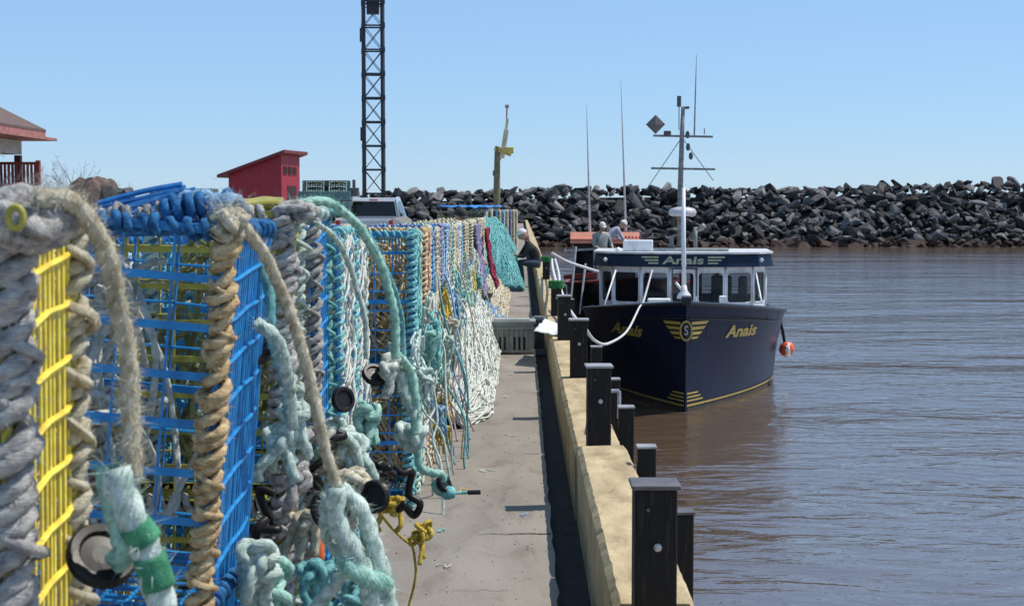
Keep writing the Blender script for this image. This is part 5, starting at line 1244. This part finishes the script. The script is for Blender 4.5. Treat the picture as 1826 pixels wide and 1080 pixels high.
for (fx0, fx1, py, Yt, where) in ((540, 622, 338, 52, 'on the teal trailer'), (268, 385, 352, 62, 'in the far row left of the red shed')):
    n = 2 if i == 0 else 3
    zb = zd + .46 if i == 0 else 0
    rows = (0, 1) if i == 0 else (0, 1, 2, 3, 4, 5, 6)
    for k in range(n):
        for r_ in rows:
            e = g0 if (i == 0 and k == 0 and r_ == 0) else copy_tree(g0)
            x = at(fx0 + (fx1 - fx0) * (k + .5) / n, py, Yt).x; wpx = (at(fx1, py, Yt).x - at(fx0, py, Yt).x) / n
            e.location = (x, Yt - .2 + R.uniform(-.05, .05), zb + (.33 if i == 0 else .345) * r_ * (.55 if i == 0 else 1)); e.scale = (wpx / .95, 1.6, .55 if i == 0 else 1)
            tag(e, 'green trap %s, %s level, %s from left' % (where, ['bottom', 'second', 'third', 'fourth', 'fifth', 'sixth', 'top'][r_] if i else ['lower', 'upper'][r_], ['first', 'second', 'third', 'fourth'][k]), 'lobster trap', 'distant green traps')
    i += 1
# pickup, rear view
Y = 50; pc = at(650, 400, Y); pk = empty('pickup_truck', (pc.x, Y, 0), radians(-3)); M_SILV = mat('silver_car_paint', (.52, .52, .54), (.46, .46, .48), .25, 3, metal=.3, coat=.5)
W2 = .98
def sect(mb, prof, hw0):   # prof list of (y,z,halfwidth)
    vs = []; 
    for y_, z, h in prof: vs += [(-h, y_, z), (h, y_, z)]
    k = len(prof); mb.add(vs, [(2 * i, 2 * i + 1, 2 * ((i + 1) % k) + 1, 2 * ((i + 1) % k)) for i in range(k)] + [tuple(2 * i for i in reversed(range(k))), tuple(2 * i + 1 for i in range(k))])
mb = MB(); sect(mb, [(0, .45, W2), (0, 1.22, W2), (1.9, 1.25, W2), (3.6, 1.25, W2), (5.2, 1.12, W2 * .95), (5.4, .9, W2 * .92), (5.4, .45, W2 * .92)], 1); mb.build('body', M_SILV, pk, bevel=.05)
mb = MB(); sect(mb, [(1.85, 1.25, W2 * .96), (2.05, 1.88, .80), (2.4, 1.97, .76), (3.3, 1.96, .76), (4.0, 1.27, W2 * .93)], 1); cb = mb.build('cab', M_SILV, pk, bevel=.04)
mb = MB(); mb.add([(-.83, 1.86, 1.32), (.83, 1.86, 1.32), (.72, 2.02, 1.83), (-.72, 2.02, 1.83)], [(0, 1, 2, 3)]); mb.build('rear_window', mat('tinted_car_glass', (.012, .013, .015), None, .12, 2, spec=.4), pk)
for s in (-1, 1):
    mb = MB(); f = [(s * .955, 2.1, 1.33), (s * .95, 3.55, 1.33), (s * .79, 3.2, 1.86), (s * .80, 2.2, 1.86)]; mb.add(f, [(0, 1, 2, 3) if s > 0 else (3, 2, 1, 0)]); mb.build('side_window', mat('tinted_car_glass', (.012, .013, .015), None, .12, 2, spec=.4), pk)
    mb = MB(); mb.box((s * .9, -.01, .98), (.14, .05, .42)); mb.build('tail_light', mat('tail_light_red', (.55, .02, .02), None, .3), pk, bevel=.01)
    mb = MB(); mb.box((s * 1.12, 3.4, 1.42), (.2, .1, .2)); mb.build('mirror', M_STEEL, pk, bevel=.03)
    for yy in (.95, 4.4):
        mb = MB(); mb.lathe([(.2, -.12), (.36, -.12), (.39, -.06), (.39, .06), (.36, .12), (.2, .12)], (s * .88, yy, .39), 20, Matrix.Rotation(pi / 2, 3, 'Y')); mb.build('wheel', M_BLACK, pk, smooth=True)
mb = MB(); mb.box((0, -.08, .55), (1.9, .12, .2)); mb.build('bumper', M_GALV, pk, bevel=.03)
mb = MB(); mb.box((0, -.02, .98), (1.5, .03, .42)); mb.build('tailgate', M_SILV, pk, bevel=.01)
mb = MB(); mb.box((0, 2.03, 1.885), (.3, .03, .04)); mb.build('brake_lamp', mat('tail_light_red', (.55, .02, .02)), pk)
tag(pk, 'silver pickup truck with dark rear window behind the trap row', 'pickup truck')
# assorted stuff right of truck: low grey pile
# lattice tower
Y = 72; s = F / Y; xl = at(650, 300, Y).x; xr = at(683, 300, Y).x; w_ = xr - xl + .06; tw = empty('lattice_tower', ((xl + xr) / 2, Y, 0), radians(7)); M_TWR = mat('dark_tower_steel', (.035, .038, .048), (.02, .022, .03), .6, 8)
bay = 42 / s; zb0 = at(660, 345, Y).z; nb = 11; h = w_ / 2 * .97
top = zb0 + bay * nb
for sx in (-1, 1):
    for sy in (-1, 1): mb = MB(); mb.bar((sx * h, sy * h, 0), (sx * h * .97, sy * h * .97, top), .13); mb.build('leg', M_TWR, tw)
for i in range(-1, nb):
    z0 = zb0 + bay * i; z1 = z0 + bay; mb = MB()
    for a, c_ in (((-h, -h), (h, -h)), ((h, -h), (h, h)), ((h, h), (-h, h)), ((-h, h), (-h, -h))):
        mb.bar((*a, z0), (*c_, z0), .075)
        mb.bar((a[0] * .99, a[1] * .99, z0), (c_[0] * .99, c_[1] * .99, z1), .032); mb.bar((c_[0] * .97, c_[1] * .97, z0), (a[0] * .97, a[1] * .97, z1), .032)
        mb.box((a[0], a[1], z0), (.2, .2, .24))
    mb.build('bracing', M_TWR, tw)
zc = at(660, 12, Y).z
mb = MB(); mb.box((0, 0, zc + .2), (w_ * .62, w_ * .62, 1.1)); mb.bar((0, 0, zc + .7), (0, 0, top), .2); mb.build('equipment_box', M_TWR, tw)
for z in (at(645, 65, Y).z, at(645, 240, Y).z): mb = MB(); mb.box((-h - .1, -h, z), (.16, .16, .65)); mb.build('bracket', M_TWR, tw)
tag(tw, 'tall dark steel lattice tower rising out of the frame', 'tower')
# yellow hoist crane
Y = 47; M_YEL = mat('yellow_hoist_paint', (.70, .56, .14), (.45, .34, .09), .6, 8); M_OLV = mat('weathered_hoist_post', (.22, .19, .10), (.13, .11, .06), .7, 8)
c = at(886, 360, Y); hc = empty('hoist_crane', (c.x, Y, 0)); o = V(hc.location)
mb = MB(); mb.tube([V((0, 0, 0)), at(886, 330, Y) - o, at(887, 262, Y) - o], [.12, .11, .09], 10); mb.build('post', M_OLV, hc)
mb = MB(); mb.bar(at(882, 264, Y) - o, at(912, 275, Y) - o, .16); mb.box(at(908, 268, Y) - o, (.28, .2, .2)); mb.bar(at(888, 290, Y) - o, at(900, 268, Y) - o, .07); mb.build('winch_head', M_YEL, hc, bevel=.02)
mb = MB(); mb.bar(at(895, 282, Y) - o, at(903, 232, Y) - o, .15); mb.bar(at(900, 250, Y) - o, at(905, 212, Y) - o, .09); mb.build('boom', mat('pale_yellow_boom', (.66, .60, .36), None, .6), hc)
mb = MB(); mb.bar(at(903, 232, Y) - o, at(904, 188, Y) - o, .045); mb.box(at(904, 190, Y) - o, (.12, .1, .1)); mb.build('boom_tip', mat('faded_pink_boom', (.5, .25, .25), None, .6), hc)
mb = MB(); mb.box(at(881, 309, Y) - o, (.08, .1, .16)); mb.build('control_box', M_STEEL, hc)
tag(hc, 'yellow hoist crane on a post at the end of the wharf', 'crane')
# drop unused prototypes check
for k_, p in enumerate(protos):
    if k_ not in used:
        for ch in list(p.children): bpy.data.objects.remove(ch)
        bpy.data.objects.remove(p)
